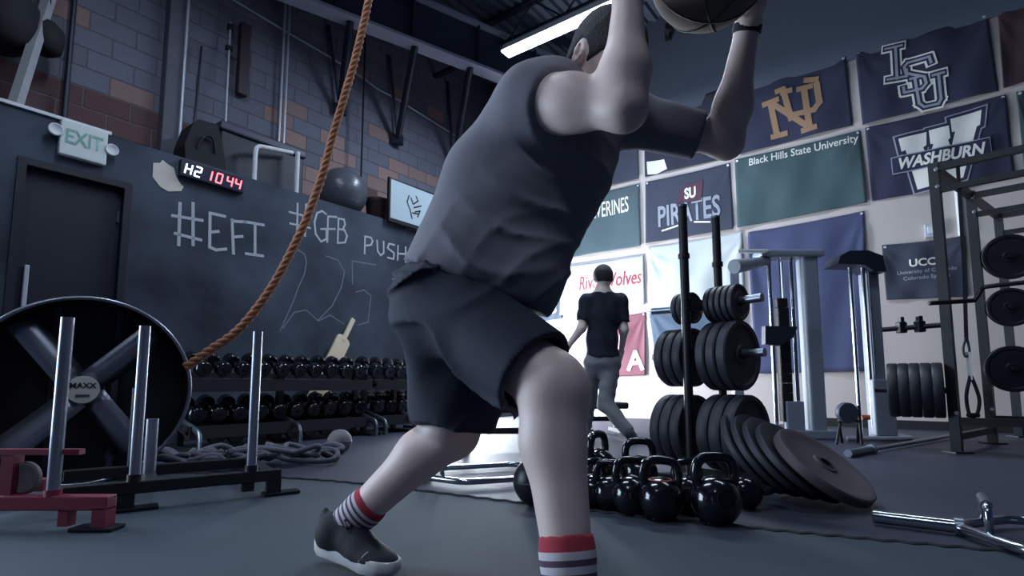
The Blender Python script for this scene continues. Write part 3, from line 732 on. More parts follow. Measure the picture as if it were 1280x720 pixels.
# ------------------------------------------------------------------ gym materials
M_iron = mat('black_iron', (30, 31, 40), 0.38, 0.3, var=0.3, scale=20)
M_gloss = mat('glossy_black_enamel', (16, 17, 26), 0.14, 0.0, var=0.2, spec=0.8)
M_rubber = mat('plate_rubber', (50, 50, 60), 0.55, var=0.25, scale=14)
M_rubber2 = mat('worn_plate_rubber', (82, 74, 80), 0.6, var=0.3, scale=10)
M_rope = mat('hemp_rope', (176, 120, 90), 0.9, var=0.3, scale=40, bump=0.4, bscale=300)
M_brope = mat('battle_rope', (84, 86, 96), 0.95, var=0.3, scale=40, bump=0.4, bscale=200)
M_red = mat('red_sled_paint', (124, 44, 62), 0.5, var=0.25)
M_wood = mat('pale_wood', (206, 188, 162), 0.65, var=0.15, scale=6)
M_bluegrey = mat('machine_grey', (138, 146, 160), 0.42, 0.15, var=0.08)
M_sledpost = mat('sled_steel', (140, 146, 160), 0.32, 0.7, var=0.2)

# ------------------------------------------------------------------ dumbbell racks
OUT = 0.62
def s_at(px, z): 
    lo, hi = -3.0, 7.0
    for _ in range(50):
        m = (lo + hi) / 2
        if project(ML @ Vector((m, -OUT, z)))[0] < px: lo = m
        else: hi = m
    return m
def make_rack(s0, s1, label):
    r = thing('dumbbell_rack', label, 'rack', ML @ T((s0 + s1) / 2, -OUT, 0), 'dumbbell racks'); L_ = s1 - s0
    for z in (0.67, 0.30):
        zz = z - 0.085
        for yy, dz_ in ((-0.11, -0.045), (0.11, 0.03)): MB().box((0, yy, zz - 0.02 + dz_), (L_, 0.06, 0.05), M=None, bev=0.004).build('shelf_rail', M_blackm, r)
        MB().box((0, 0, 0), (L_, 0.40, 0.012), M=T(0, -0.02, zz - 0.055) @ RX(0.34)).build('shelf_tray', M_blackm, r)
        MB().box((0, -0.21, zz - 0.075), (L_, 0.014, 0.10)).build('shelf_lip', M_blackm, r)
    for x in (-L_ / 2 + 0.03, 0, L_ / 2 - 0.03):
        MB().box((x, 0.03, 0.32), (0.05, 0.05, 0.62)).build('upright', M_black, r)
        for z in (0.57, 0.20): MB().box((x, 0, z - 0.03), (0.05, 0.34, 0.04)).build('bracket', M_black, r)
        MB().tube(rounded([(x, -0.33, 0.0), (x, -0.33, 0.14), (x, -0.02, 0.22)], 0.14, 8), 0.03, 10, flat=0.5).build('leg', M_brush, r, smooth=60)
        MB().box((x, 0.0, 0.015), (0.07, 0.56, 0.03)).build('foot', M_black, r)
    return r
make_rack(s_at(226, .6), s_at(449, .6), 'long black two-tier dumbbell rack below the hashtag chalk writing')
make_rack(s_at(455, .6), s_at(530, .6), 'short black two-tier dumbbell rack beside the man\'s shorts')
def dumbbell_mesh(rh, hl, gap):
    h = MB().tube([(0, -gap / 2 - 0.01, 0), (0, gap / 2 + 0.01, 0)], 0.017, 12)
    hd = []
    for sg in (-1, 1):
        hd.append(MB().lathe([(0.02, 0), (rh * .8, 0), (rh, 0.012), (rh, hl - 0.012), (rh * .86, hl), (rh * 0.6, hl - 0.004), (0.01, hl - 0.004)], 18, M=T(0, sg * gap / 2, 0) @ RX(-PI / 2 * sg)))
    return h, hd
DB = {}
def dumbbell(s, z, rh, label, group):
    rh = rh * 0.9
    key = round(rh, 3)
    M = ML @ T(s, -OUT, z + 0.012) @ RX(0.34)
    if key not in DB:
        r = thing('dumbbell', label, 'dumbbell', M, group)
        h, hd = dumbbell_mesh(rh, 0.06 + rh * 0.35, 0.15)
        h.build('handle', M_chrome, r, smooth=50)
        for q in hd: q.build('head', M_gloss, r, smooth=40)
        for sg in (-1, 1): MB().lathe([(0.005, 0), (0.016, 0.0), (0.016, 0.004), (0.005, 0.005)], 12, M=T(0, sg * (0.075 + 0.06 + rh * 0.35 - 0.004), 0) @ RX(-PI / 2 * sg)).build('end_cap', M_iron, r)
        DB[key] = r; return r
    return dup(DB[key], M, label, group)
def db_row(xs, z, r0, r1, label, group):
    n = len(xs)
    for i, x in enumerate(xs):
        rh = round((r0 + (r1 - r0) * i / max(n - 1, 1)) / 0.004) * 0.004
        dumbbell(s_at(x, z), z - 0.085 + rh + 0.007, rh, label, group)
db_row([246, 271, 296, 320, 344, 365, 385, 405, 423, 440], 0.68, 0.072, 0.080, 'black round-head dumbbell on the upper tier of the long rack', 'dumbbells on the long rack\'s upper tier')
db_row([461, 477, 491, 504, 516, 526], 0.68, 0.088, 0.080, 'black round-head dumbbell on the upper tier of the short rack', 'dumbbells on the short rack\'s upper tier')
db_row([238, 264, 290, 315, 339, 361, 382, 402, 421, 440], 0.31, 0.076, 0.084, 'black round-head dumbbell on the lower tier of the long rack', 'dumbbells on the long rack\'s lower tier')
db_row([463, 479, 493, 506, 518], 0.31, 0.084, 0.084, 'black round-head dumbbell on the lower tier of the short rack', 'dumbbells on the short rack\'s lower tier')
db_row([262, 286, 310, 334, 357, 378, 398], 0.125, 0.086, 0.090, 'heavy black dumbbell on the floor under the long rack', 'dumbbells on the floor under the long rack')
# wooden paddle leaning on the board behind the dumbbells
a = wall_pt(ML, 392, 503, 0.30); c = wall_pt(ML, 440, 402, 0.05)
d = Vector((c.x - a.x, c.y - a.y, c.z - a.z)); t0 = -a.z / d.z; foot = Vector(a) + d * t0
d = Vector(c) - foot; Lp = d.length; d.normalize(); xa = Vector((0, -1, 0)); xa = (xa - d * xa.dot(d)).normalized(); wa = d.cross(xa)
pd = thing('wooden_paddle', 'pale wooden paddle leaning against the board behind the dumbbells', 'paddle', ML @ frame(foot, wa, xa, d))
hl = Lp * 0.16
MB().prism([(-0.095, 0), (0.095, 0), (0.095, Lp - hl - 0.03), (0.06, Lp - hl), (-0.06, Lp - hl), (-0.095, Lp - hl - 0.03)], -0.012, 0.012).build('blade', M_wood, pd)
MB().box((0, 0, Lp - hl / 2 - 0.01), (0.055, 0.035, hl + 0.1), bev=0.008).build('handle', M_wood, pd)
MB().box((0, -0.018, Lp * 0.55), (0.01, 0.012, Lp * 0.5)).build('rib', M_wood, pd)
# grey medicine ball on the floor under the rack
p = floor_pt(424, 567); mb = thing('medicine_ball', 'dull grey medicine ball on the floor before the long rack', 'ball', T(p.x, p.y, 0))
rb_ = 0.09
MB().lathe([(rb_ * math.sin(PI * i / 16), rb_ - rb_ * math.cos(PI * i / 16)) for i in range(17)], 24).build('shell', mat('grey_leather', (104, 102, 104), 0.7), mb, smooth=180)
MB().lathe([(rb_ * 0.995, rb_ - 0.006), (rb_ + 0.003, rb_), (rb_ * 0.995, rb_ + 0.006)], 24).build('seam', M_steel, mb, smooth=180)
# battle rope in a heap before the rack
rg = random.Random(11); base = floor_pt(278, 588); pts = []
for i in range(150):
    a = i * 0.46; rr = 0.15 + 0.08 * math.sin(i * 0.37) + rg.uniform(-.07, .07)
    dr_ = (i / 150 - 0.5) * 0.95
    pts.append((rr * math.cos(a) * 1.3 + dr_ * 0.83, rr * math.sin(a) * 0.7 + dr_ * 0.45, 0.022 + 0.07 * rg.random() + 0.04 * (i % 37) / 37))
br = thing('battle_rope', 'grey battle rope heaped on the floor behind the black sled', 'rope', T(base.x + 0.02, base.y + 0.12, 0.0))
MB().tube(smooth_path(pts, 4), 0.0175, 7).build('rope_coil', M_brope, br, smooth=180)
MB().tube([pts[-1], (pts[-1][0] + 0.1, pts[-1][1] - 0.02, 0.03)], 0.027, 10).build('grip', M_black, br, smooth=50)

# ------------------------------------------------------------------ climbing rope
rp = [at_y(x, y, Y) for x, y, Y in ((232, 459, 3.05), (262, 438, 3.06), (300, 410, 3.08), (340, 358, 3.1), (375, 292, 3.13), (392, 250, 3.15), (405, 212, 3.17), (416, 170, 3.2), (430, 122, 3.22), (445, 70, 3.25), (461, 0, 3.28), (470, -60, 3.3))]
dtop = (rp[-1] - rp[-2]).normalized(); 
while rp[-1].z < ZC - 0.1: rp.append(rp[-1] + Vector((dtop.x * .3, dtop.y * .3, 0.45)))
pathr = smooth_path(rp, 14); b = MB()
Ltot = 0; cum = [0]
for i in range(1, len(pathr)): Ltot += (pathr[i] - pathr[i - 1]).length; cum.append(Ltot)
base = rp[0].copy()
def resample(path, step):
    out = []; L = 0; i = 0; n = int(cum[-1] / step)
    for k in range(n + 1):
        t = k * step
        while i < len(cum) - 2 and cum[i + 1] < t: i += 1
        f = (t - cum[i]) / max(cum[i + 1] - cum[i], 1e-9); out.append(path[i].lerp(path[i + 1], f))
    return out
pr_ = resample(pathr, 0.012)
crp = thing('climbing_rope', 'thick twisted tan climbing rope slung from roof to the fan rim', 'rope', T(base))
for k in range(3):
    pts = []
    nx = None
    for i, p in enumerate(pr_):
        t = (pr_[min(i + 1, len(pr_) - 1)] - pr_[max(i - 1, 0)]).normalized()
        if nx is None: nx = t.cross(Vector((0, 1, 0))).normalized()
        nx = (nx - t * nx.dot(t)).normalized(); ny = t.cross(nx); a = i * 0.012 / 0.13 * 2 * PI + k * 2 * PI / 3
        pts.append(p - base + (nx * math.cos(a) + ny * math.sin(a)) * 0.0125)
    b = MB().tube(pts, 0.0135, 7); b.build('strand', M_rope, crp, smooth=180)

# ------------------------------------------------------------------ drum fan
fc_ = at_y(104, 488, 3.0); fn = Vector((0.6, -0.8, 0)); fx = Vector((0.8, 0.6, 0)); RF = 0.485
fan = thing('drum_fan', 'large floor drum fan with four broad blades behind the sleds', 'fan', frame(Vector((fc_.x, fc_.y, 0)), fx, -fn))
zc = 0.488
MF = T(0, 0, zc) @ RX(PI / 2)     # local z of the lathe points at the viewer
MB().lathe([(RF, -0.2), (RF + 0.012, -0.2), (RF + 0.012, 0.12), (RF, 0.12), (RF - 0.002, -0.19)], 56, M=MF).build('drum', M_black, fan, smooth=40)
MB().tube([(RF * 1.01 * math.cos(a), -0.12, zc + RF * 1.01 * math.sin(a)) for a in [2 * PI * i / 56 for i in range(56)]], 0.011, 8, closed=True).build('rim', M_brush, fan, smooth=180)
M_blade = mat('galvanised_blade', (140, 146, 160), 0.3, 0.75, var=0.15)
for k in range(4):
    a = math.radians(38 + 90 * k) + (0.12 if k % 2 == 0 else -0.04)
    B_ = T(0, -0.02, zc) @ RY(-a) @ RX(math.radians(28)); bl = MB()
    n = 6
    pv = []
    for i in range(n + 1):
        r = 0.05 + (RF - 0.08) * i / n; w = 0.075 + 0.008 * i / n; cv = 0.018
        pv.append([(r, cv, -w), (r, 0, -w * .33), (r, 0, w * .33), (r, cv, w)])
    vs = [q for row in pv for q in row]; fs = [(i * 4 + j, i * 4 + j + 1, i * 4 + j + 5, i * 4 + j + 4) for i in range(n) for j in range(3)]
    bl.add(vs, fs, B_); o = bl.build('blade', M_blade, fan, smooth=60); md = o.modifiers.new('thickness', 'SOLIDIFY'); md.thickness = 0.004
hub = MB().lathe([(0.075, -0.09), (0.075, 0.06), (0.07, 0.075), (0.01, 0.078)], 28, M=MF).build('hub_cap', mat('hub_label', (196, 198, 186), 0.5, var=0.15, scale=25), fan, smooth=40)
text_part('MAXX', 0.115, 0, zc + 0.024, -0.0795, 'lettering', M_black, hub, bold=0.03)
MB().box((0, -0.0795, zc - 0.03), (0.06, 0.002, 0.012)).build('label_bar', M_steel, hub)
MB().lathe([(0.1, 0), (0.1, 0.14), (0.09, 0.15)], 20, M=T(0, 0.02, zc) @ RX(-PI / 2)).build('motor', M_steel, fan, smooth=40)
for x in (-0.14, 0.14): MB().box((x, 0.15, zc), (0.03, 0.03, RF * 1.93)).build('strut', M_steel, fan)
for x in (-0.3, 0.3): MB().tube([(x, 0.22, 0.05), (x, 0.26, 0.05)], 0.05, 14).build('wheel', M_black, fan)
MB().box((0, 0.24, 0.06), (0.56, 0.03, 0.03)).build('axle', M_steel, fan)

# ------------------------------------------------------------------ push sleds
def local_to(base): return lambda p: Vector(p) - base
R0 = floor_pt(150, 641); R1 = floor_pt(368, 617); sd = (R1 - R0); sd.z = 0; sd.normalize(); sn = Vector((-sd.y, sd.x, 0))
def along(px):
    k = (px - 640) / FPX; return (k * R0.y - R0.x) / (sd.x - k * sd.y)
bs = thing('push_sled', 'black push sled with tall steel posts before the dumbbell rack', 'sled', frame(Vector((R0.x, R0.y, 0)), sd, sn))
t0, t1 = -0.22, along(357)
for yy in (0.0, 0.52):
    MB().box(((t0 + t1) / 2, yy, 0.098), (t1 - t0, 0.05, 0.05), bev=0.004).build('rail', M_black, bs)
    for x in (t1 - 0.03, along(170)):
        MB().box((x, yy, 0.045), (0.06, 0.045, 0.07)).build('skid_leg', M_black, bs)
        MB().box((x + 0.035, yy, 0.012), (0.16, 0.075, 0.014), bev=0.003).build('skid', M_iron, bs)
MB().box((t1 - 0.14, 0, 0.06), (0.05, 0.04, 0.05)).build('lug', M_black, bs)
for x in (along(200), t1 - 0.05): MB().box((x, 0.26, 0.098), (0.05, 0.47, 0.045)).build('cross_member', M_black, bs)
for px in (179, 321): 
    x = along(px); MB().tube([(x, 0, 0.12), (x, 0, 0.765)], 0.021, 14).build('post', M_sledpost, bs, smooth=50); MB().tube([(x, 0, 0.122), (x, 0, 0.15)], 0.028, 14).build('collar', M_black, bs, smooth=50)
MB().tube([(along(178), 0.52, 0.12), (along(178), 0.52, 0.5)], 0.021, 12).build('post', M_pipe, bs, smooth=50)
MB().tube([(along(200), 0.26, 0.12), (along(200), 0.26, 0.36)], 0.025, 12).build('weight_peg', M_sledpost, bs, smooth=50)
Q0 = floor_pt(128, 664); rx = lambda px, Y: (px - 640) / FPX * Y
rs_ = thing('push_sled', 'red push sled with one steel post in view', 'sled', T(Q0.x, Q0.y, 0))
MB().box((-0.45, 0.0, 0.10), (0.95, 0.05, 0.05), bev=0.004).build('rail', M_red, rs_)
MB().box((-0.85, 0.35, 0.10), (0.7, 0.05, 0.05), bev=0.004).build('rail', M_red, rs_)
MB().box((0.0, 0.0, 0.045), (0.05, 0.05, 0.075)).build('skid_leg', M_red, rs_); MB().box((-0.13, 0.0, 0.05), (0.035, 0.04, 0.06)).build('lug', M_red, rs_)
MB().box((-0.02, 0.0, 0.012), (0.15, 0.08, 0.014), bev=0.003).build('skid', M_iron, rs_)
MB().box((-0.9, 0.0, 0.045), (0.05, 0.05, 0.075)).build('skid_leg', M_red, rs_); MB().box((-0.92, 0.0, 0.012), (0.15, 0.08, 0.014), bev=0.003).build('skid', M_iron, rs_)
MB().box((-0.60, 0.17, 0.10), (0.05, 0.30, 0.045)).build('cross_member', M_red, rs_); MB().box((-1.1, 0.17, 0.10), (0.05, 0.30, 0.045)).build('cross_member', M_red, rs_)
px_ = rx(81, Q0.y) - Q0.x
MB().tube([(px_, 0, 0.12), (px_, 0, 0.765)], 0.021, 14).build('post', M_sledpost, rs_, smooth=50); MB().tube([(px_, 0, 0.122), (px_, 0, 0.145)], 0.027, 14).build('collar', M_red, rs_, smooth=50)
MB().box((-0.36, 0.02, 0.19), (0.045, 0.045, 0.14)).build('riser', M_red, rs_); MB().box((-0.42, 0.02, 0.275), (0.62, 0.03, 0.02)).build('top_bar', M_red, rs_)
MB().lathe([(0.02, 0), (0.05, 0.0), (0.058, 0.006), (0.058, 0.02), (0.05, 0.024), (0.03, 0.02), (0.01, 0.02)], 24, M=T(rx(36, Q0.y) - Q0.x, 0.045, 0.18) @ RX(PI / 2)).build('wheel_disc', mat('worn_grey', (104, 98, 100), 0.6, var=0.3, scale=30), rs_, smooth=20)

# ------------------------------------------------------------------ plates
PL = {}
def plate(r, th, M, label, group, m=None, name='weight_plate'):
    m = m or M_rubber; key = (round(r, 3), round(th, 3), m.name)
    if key not in PL:
        t = thing(name, label, 'plate', M, group)
        h = th / 2
        MB().lathe([(0.026, -h * .9), (0.05, -h * .9), (0.055, -h * .6), (r * .80, -h * .6), (r * .86, -h), (r * .97, -h), (r, -h * .7), (r, h * .7), (r * .97, h), (r * .86, h), (r * .80, h * .6), (0.055, h * .6), (0.05, h * .9), (0.026, h * .9), (0.026, -h * .9)], 40).build('disc', m, t, smooth=35)
        MB().lathe([(0.025, -h), (0.036, -h), (0.036, h), (0.025, h), (0.025, -h)], 24).build('steel_ring', M_iron, t, smooth=35)
        PL[key] = t; return t
    return dup(PL[key], M, label, group)

# plate tree
p1, p2 = at_y(853, 240, 2.92), at_y(893, 258, 3.14); tc = (p1 + p2) / 2; tc.z = 0
pa = Vector((0.62, -0.785, 0)).normalized(); pb = Vector((-pa.y, pa.x, 0))
tree = thing('plate_tree', 'black double-post weight plate tree', 'plate rack', frame(tc, pa, pb))
hw = 0.165
for sg in (-1, 1):
    MB().tube([(0, sg * hw, 0.03), (0, sg * hw, 1.49)], 0.024, 14).build('post', M_black, tree, smooth=50)
    MB().tube([(0, sg * hw, 1.20), (0, sg * hw, 1.225)], 0.031, 14).build('collar', M_black, tree, smooth=50)
    MB().box((0, sg * hw, 0.02), (0.62, 0.06, 0.04), bev=0.004).build('foot', M_black, tree)
    MB().tube([(0, sg * hw, 1.488), (0, sg * hw, 1.5)], 0.027, 14).build('end_cap', M_brush, tree, smooth=50)
for z in (0.26, 0.67, 0.95):
    MB().box((0, 0, z), (0.05, 2 * hw - 0.03, 0.06)).build('cross_bar', M_black, tree)
    for sg in (-1, 1):
        MB().tube([(sg * 0.02, 0, z), (sg * 0.34, 0, z + 0.01)], 0.0225, 14).build('peg', M_brush, tree, smooth=50)
    
ORD = ('innermost', 'middle', 'outermost')
def tree_plate(off, z, r, th, lab, grp): plate(r, th, frame(tc, pa, pb) @ T(off, 0, z) @ RY(PI / 2), lab, grp)
for i, o_ in enumerate((0.08, 0.14, 0.20)): tree_plate(o_, 0.67, 0.185, 0.052, ORD[i] + ' black mid-size plate on the tree\'s middle peg facing the cable machine', 'plates on the middle right peg')
for i, o_ in enumerate((-0.08, -0.14, -0.20)): tree_plate(o_, 0.67, 0.165, 0.050, ORD[i] + ' black mid-size plate on the tree\'s middle peg facing the walking man', 'plates on the middle left peg')
for i, o_ in enumerate((0.07, 0.105, 0.14, 0.175, 0.21)): tree_plate(o_, 0.95, 0.098, 0.027, ('first', 'second', 'third', 'fourth', 'fifth')[i] + ' small thin plate on the top peg facing the cable machine, from the post', 'plates on the top right peg')
for i, o_ in enumerate((-0.07, -0.105, -0.14)): tree_plate(o_, 0.95, 0.09, 0.027, ORD[i] + ' small thin plate on the tree\'s top peg facing the walking man', 'plates on the top left peg')
for i, o_ in enumerate((0.085, 0.155, 0.225)): tree_plate(o_, 0.265, 0.2, 0.062, ORD[i] + ' large bumper plate on the tree\'s bottom peg facing the cable machine', 'plates on the bottom right peg')
for i, o_ in enumerate((-0.085, -0.15, -0.215)): tree_plate(o_, 0.265, 0.195, 0.058, ORD[i] + ' large bumper plate on the tree\'s bottom peg facing the walking man', 'plates on the bottom left peg')
# leaning plates
Bp = floor_pt(1090, 638); nh = Vector((0.66, -0.75, 0)).normalized(); side = Vector((-nh.y, nh.x, 0))
for i, th_ in enumerate((52, 46, 42, 39, 36)):
    a = math.radians(th_); R = 0.225; B_ = Bp - nh * ((0.0, 0.118, 0.205, 0.283, 0.358)[i]) + side * (0.012 * i)
    w = ZV * math.cos(a) - nh * math.sin(a); n = nh * math.cos(a) + ZV * math.sin(a); tk = 0.032 if i else 0.045
    c = B_ + w * R - n * 0.0 + ZV * (0.004 + tk / 2 * math.sin(a))
    plate(R, tk, frame(c, side, n.cross(side), n), ('worn brown-grey bumper plate lying most tilted on the leaning row' if i == 0 else ('', 'second', 'third', 'fourth', 'fifth')[i] + ' plate of the leaning row, counted from the worn brown-grey one'), 'leaning plates', M_rubber2 if i == 0 else M_rubber)

# ------------------------------------------------------------------ kettlebells
def kettlebell(p, sc, rot, label, lie=None, m=None):
    M = T(p.x, p.y, 0) @ RZ(rot)
    if lie is not None: M = T(p.x, p.y, 0.085 * sc) @ RZ(rot) @ RX(lie) @ T(0, 0, -0.085 * sc)
    t = thing('kettlebell', label, 'kettlebell', M, 'kettlebells on the floor by the plate tree')
    R = 0.085 * sc; zc_ = R * 0.92
    prof = [(R * 0.62, 0.0), (R * 0.68, 0.004)]
    for i in range(4, 21):
        a = -PI / 2 + PI * i / 21
        if R * math.cos(a) > R * 0.3 and zc_ + R * math.sin(a) > 0.006: prof.append((R * math.cos(a), zc_ + R * math.sin(a)))
    prof.append((0.01, zc_ + R * 0.99))
    MB().lathe(prof, 28).build('bell', M_gloss, t, smooth=60)
    hz = zc_ + R * 0.55; hw_ = R * 0.78; top = zc_ + R * 1.72
    MB().tube(smooth_path([(-hw_ * 0.80, 0, hz - 0.02), (-hw_ * 1.02, 0, hz + R * 0.45), (-hw_ * 0.85, 0, top - R * .18), (-hw_ * 0.4, 0, top), (hw_ * 0.4, 0, top), (hw_ * 0.85, 0, top - R * .18), (hw_ * 1.02, 0, hz + R * 0.45), (hw_ * 0.80, 0, hz - 0.02)], 6), 0.0165 * sc + 0.001, 12).build('handle', M_gloss, t, smooth=180)
    if m is not None:
        MB().lathe([(R * 0.5, zc_ + R * 0.84), (R * 0.54, zc_ + R * 0.86), (R * 0.5, zc_ + R * 0.9)], 24).build('colour_band', m, t, smooth=60)
    MB().lathe([(0.001, 0), (R * .36, 0), (R * .36, 0.004), (0.001, 0.005)], 20, M=T(0, -R * 0.955, zc_ + R * 0.22) @ RX(PI / 2 - 0.2)).build('badge', M_iron, t, smooth=40)
    return t
kb = [(742, 634, 0.85, 0.5, 'glossy kettlebell half hidden behind the man\'s front shin'), (763, 637, 0.85, -0.3, 'glossy kettlebell with its handle turned, second from the shin'),
      (790, 643, 0.95, 0.1, 'glossy kettlebell in the front row before a lone round handle'), (827, 650, 1.0, -0.15, 'glossy kettlebell with a faint red band'),
      (860, 641, 0.9, 0.35, 'glossy kettlebell set back between the red-banded and foremost ones'), (896, 655, 1.1, 0.05, 'foremost big glossy kettlebell before the tree\'s foot'),
      (748, 606, 1.15, 0.9, 'tall kettlebell standing in the back row by the shin'), (800, 612, 1.05, 0.1, 'kettlebell in the back row whose round handle shows against the light')]
for i, (x, y, s, r, lab) in enumerate(kb):
    kettlebell(floor_pt(x, y), s, r, lab, m=mat('faded_red_band', (150, 62, 58), 0.6) if i == 3 else None)
kettlebell(floor_pt(936, 642), 0.8, 0.35, 'kettlebell lying on its side with handle toward the plates', lie=math.radians(88)).rotation_euler.z = PI / 2 + 0.5
# black slam ball beside the shin
p = floor_pt(672, 633); mb = thing('slam_ball', 'black slam ball on the floor behind the front shin', 'ball', T(p.x, p.y, 0)); rb_ = 0.105
MB().lathe([(rb_ * math.sin(PI * i / 20), rb_ - rb_ * math.cos(PI * i / 20)) for i in range(21)], 28).build('shell', M_iron, mb, smooth=180)
MB().lathe([(rb_ * 0.99, rb_ - 0.005), (rb_ + 0.003, rb_), (rb_ * 0.99, rb_ + 0.005)], 28).build('seam', M_black, mb, smooth=180)

# ------------------------------------------------------------------ trap bars
def trap_bar(M, label):
    t = thing('trap_bar', label, 'barbell', M, None)
    hx = [(-0.36, 0, 0.03), (-0.16, -0.27, 0.03), (0.16, -0.27, 0.03), (0.36, 0, 0.03), (0.16, 0.27, 0.03), (-0.16, 0.27, 0.03)]
    hx = [(-0.37, 0.03, 0.03), (-0.37, -0.03, 0.03)] + [(-0.22, -0.25, 0.03), (0.22, -0.25, 0.03), (0.37, -0.03, 0.03), (0.37, 0.03, 0.03), (0.22, 0.25, 0.03), (-0.22, 0.25, 0.03)]
    MB().tube(rounded(hx, 0.05, 4, True), 0.0165, 10, closed=True).build('frame', M_chrome, t, smooth=180)
    for sg in (-1, 1):
        MB().lathe([(0.02, 0), (0.0245, 0), (0.0245, 0.235), (0.02, 0.24)], 18, M=T(sg * 0.385, 0, 0.03) @ RY(sg * PI / 2)).build('sleeve', M_chrome, t, smooth=40)
        MB().lathe([(0.02, 0), (0.033, 0), (0.033, 0.025), (0.02, 0.025)], 18, M=T(sg * 0.36, 0, 0.03) @ RY(sg * PI / 2)).build('collar', M_brush, t, smooth=40)
        x = sg * 0.30
        MB().tube(rounded([(x, -0.125, 0.03), (x, -0.1, 0.125), (x, 0.1, 0.125), (x, 0.125, 0.03)], 0.02, 3), 0.012, 8).build('handle_bracket', M_chrome, t, smooth=180)
        MB().tube([(x, -0.085, 0.125), (x, 0.085, 0.125)], 0.0165, 12).build('grip', M_brush, t, smooth=60)
    return t
s_in = floor_pt(1190, 657, 0.03); s_out = floor_pt(1090, 645, 0.03); e_ = (s_in - s_out).normalized()
ctr = s_out + e_ * (0.385 + 0.24); ctr.z = 0.0
trap_bar(frame(ctr, e_, Vector((-e_.y, e_.x, 0))), 'chrome trap bar lying by the edge of the grey mat')
c2 = floor_pt(612, 597); e2 = Vector((0.93, 0.36, 0)).normalized()
trap_bar(frame(Vector((c2.x, c2.y, 0)), e2, Vector((-e2.y, e2.x, 0))), 'chrome trap bar lying on the black floor behind the man\'s legs')

# ------------------------------------------------------------------ benches
def bench(M, L_, H, label):
    t = thing('flat_bench', label, 'bench', M)
    MB().box((0, 0, H - 0.035), (L_, 0.28, 0.07), bev=0.02).build('pad', M_blackm, t)
    for x in (-L_ / 2 + 0.1, L_ / 2 - 0.1):
        MB().box((x, 0, (H - 0.07) / 2 + 0.02), (0.06, 0.05, H - 0.1)).build('leg', M_black, t); MB().box((x, 0, 0.02), (0.06, 0.4, 0.04)).build('foot', M_black, t)
    MB().box((0, 0, 0.14), (L_ - 0.2, 0.05, 0.05)).build('spine', M_black, t)
    return t
p = floor_pt(640, 560); bench(frame(Vector((p.x, p.y, 0)), Vector((1, .1, 0)).normalized(), Vector((-.1, 1, 0)).normalized()), 0.95, 0.36, 'black flat bench seen between the striding man\'s legs')
p = at_y(752, 560, 6.1); bench(frame(Vector((p.x, p.y, 0)), Vector((1, 0.15, 0)).normalized(), Vector((-.15, 1, 0)).normalized()), 0.55, 0.32, 'short black bench behind the walking man\'s legs')

# ------------------------------------------------------------------ cable machine
YC = 5.35
cb = at_y(1012, 540, YC); cb.z = 0
cm_ = thing('cable_machine', 'tall grey cable machine with chrome rods and black weight stack', 'gym machine', T(cb))
def cpx(x, y): q = at_y(x, y, YC) - cb; return q
ztop = cpx(1000, 322).z
xx = lambda px: cpx(px, 430).x
MB().box((xx(1016), 0.03, ztop / 2), (0.15, 0.16, ztop), bev=0.02).build('column', M_bluegrey, cm_)
MB().box((xx(938), 0.35, ztop / 2), (0.10, 0.10, ztop), bev=0.015).build('column', M_bluegrey, cm_)
for px in (966, 994): MB().tube([(xx(px), 0, 0.06), (xx(px), 0, ztop)], 0.02, 12).build('guide_rod', M_chrome, cm_, smooth=60)
MB().box((xx(990), 0.12, ztop / 2), (0.02, 0.02, ztop * 0.98)).build('back_rail', M_conduit, cm_)
sk = MB(); nst = 12
zs0, zs1 = 0.16, cpx(980, 385).z
for i in range(nst):
    h = (zs1 - zs0) / nst; sk.box((xx(979), 0.0, zs0 + h * (i + .5)), (0.10, 0.09, h * 0.985))
sk.build('weight_stack', M_black, cm_)['kind'] = 'stuff'
MB().box((xx(979), 0, zs1 + 0.05), (0.1, 0.08, 0.09), bev=0.01).build('stack_cap', M_black, cm_); MB().tube([(xx(979), 0, zs1 + 0.09), (xx(979), 0, ztop)], 0.006, 6).build('cable', M_steel, cm_)
MB().box((xx(992), 0.02, ztop + 0.03), (xx(1033) - xx(953), 0.22, 0.07), bev=0.02).build('top_cover', M_bluegrey, cm_)
MB().box((xx(990), 0.02, 0.04), (xx(1040) - xx(950), 0.24, 0.08), bev=0.01).build('base', M_bluegrey, cm_)
MB().box((xx(986), -0.03, cpx(986, 525).z), (0.17, 0.08, 0.36), bev=0.01).build('front_shroud', M_bluegrey, cm_)
arm = MB().tube([tuple(cpx(957, 327)), (cpx(905, 345).x, -0.25, cpx(905, 340).z)], [0.05, 0.07], 12); arm.build('pulley_arm', M_bluegrey, cm_, smooth=50)
MB().box((cpx(935, 317).x, -0.1, cpx(935, 317).z), (0.3, 0.05, 0.035), bev=0.01).build('arm_trim', M_white, cm_)
MB().prism([(cpx(945, 410).x, cpx(945, 410).z), (cpx(984, 411).x, cpx(984, 411).z), (cpx(979, 424).x, cpx(979, 424).z), (cpx(962, 434).x, cpx(962, 434).z), (cpx(945, 432).x, cpx(945, 432).z)], -0.2, -0.12).build('swivel_bracket', M_pipe, cm_)
cb2 = at_y(1085, 545, 5.3); cb2.z = 0
c2_ = thing('cable_column', 'grey cable column with rounded dark cap and twin chrome rods', 'gym machine', T(cb2))
def c2x(x, y): return at_y(x, y, 5.3) - cb2
z2 = c2x(1075, 335).z; x2 = lambda px: c2x(px, 430).x
MB().box((x2(1098), 0.08, z2 / 2), (0.13, 0.14, z2), bev=0.02).build('column', M_bluegrey, c2_)
for px in (1067, 1083): MB().tube([(x2(px), -0.02, 0.05), (x2(px), -0.02, z2)], 0.018, 12).build('guide_rod', M_chrome, c2_, smooth=60)
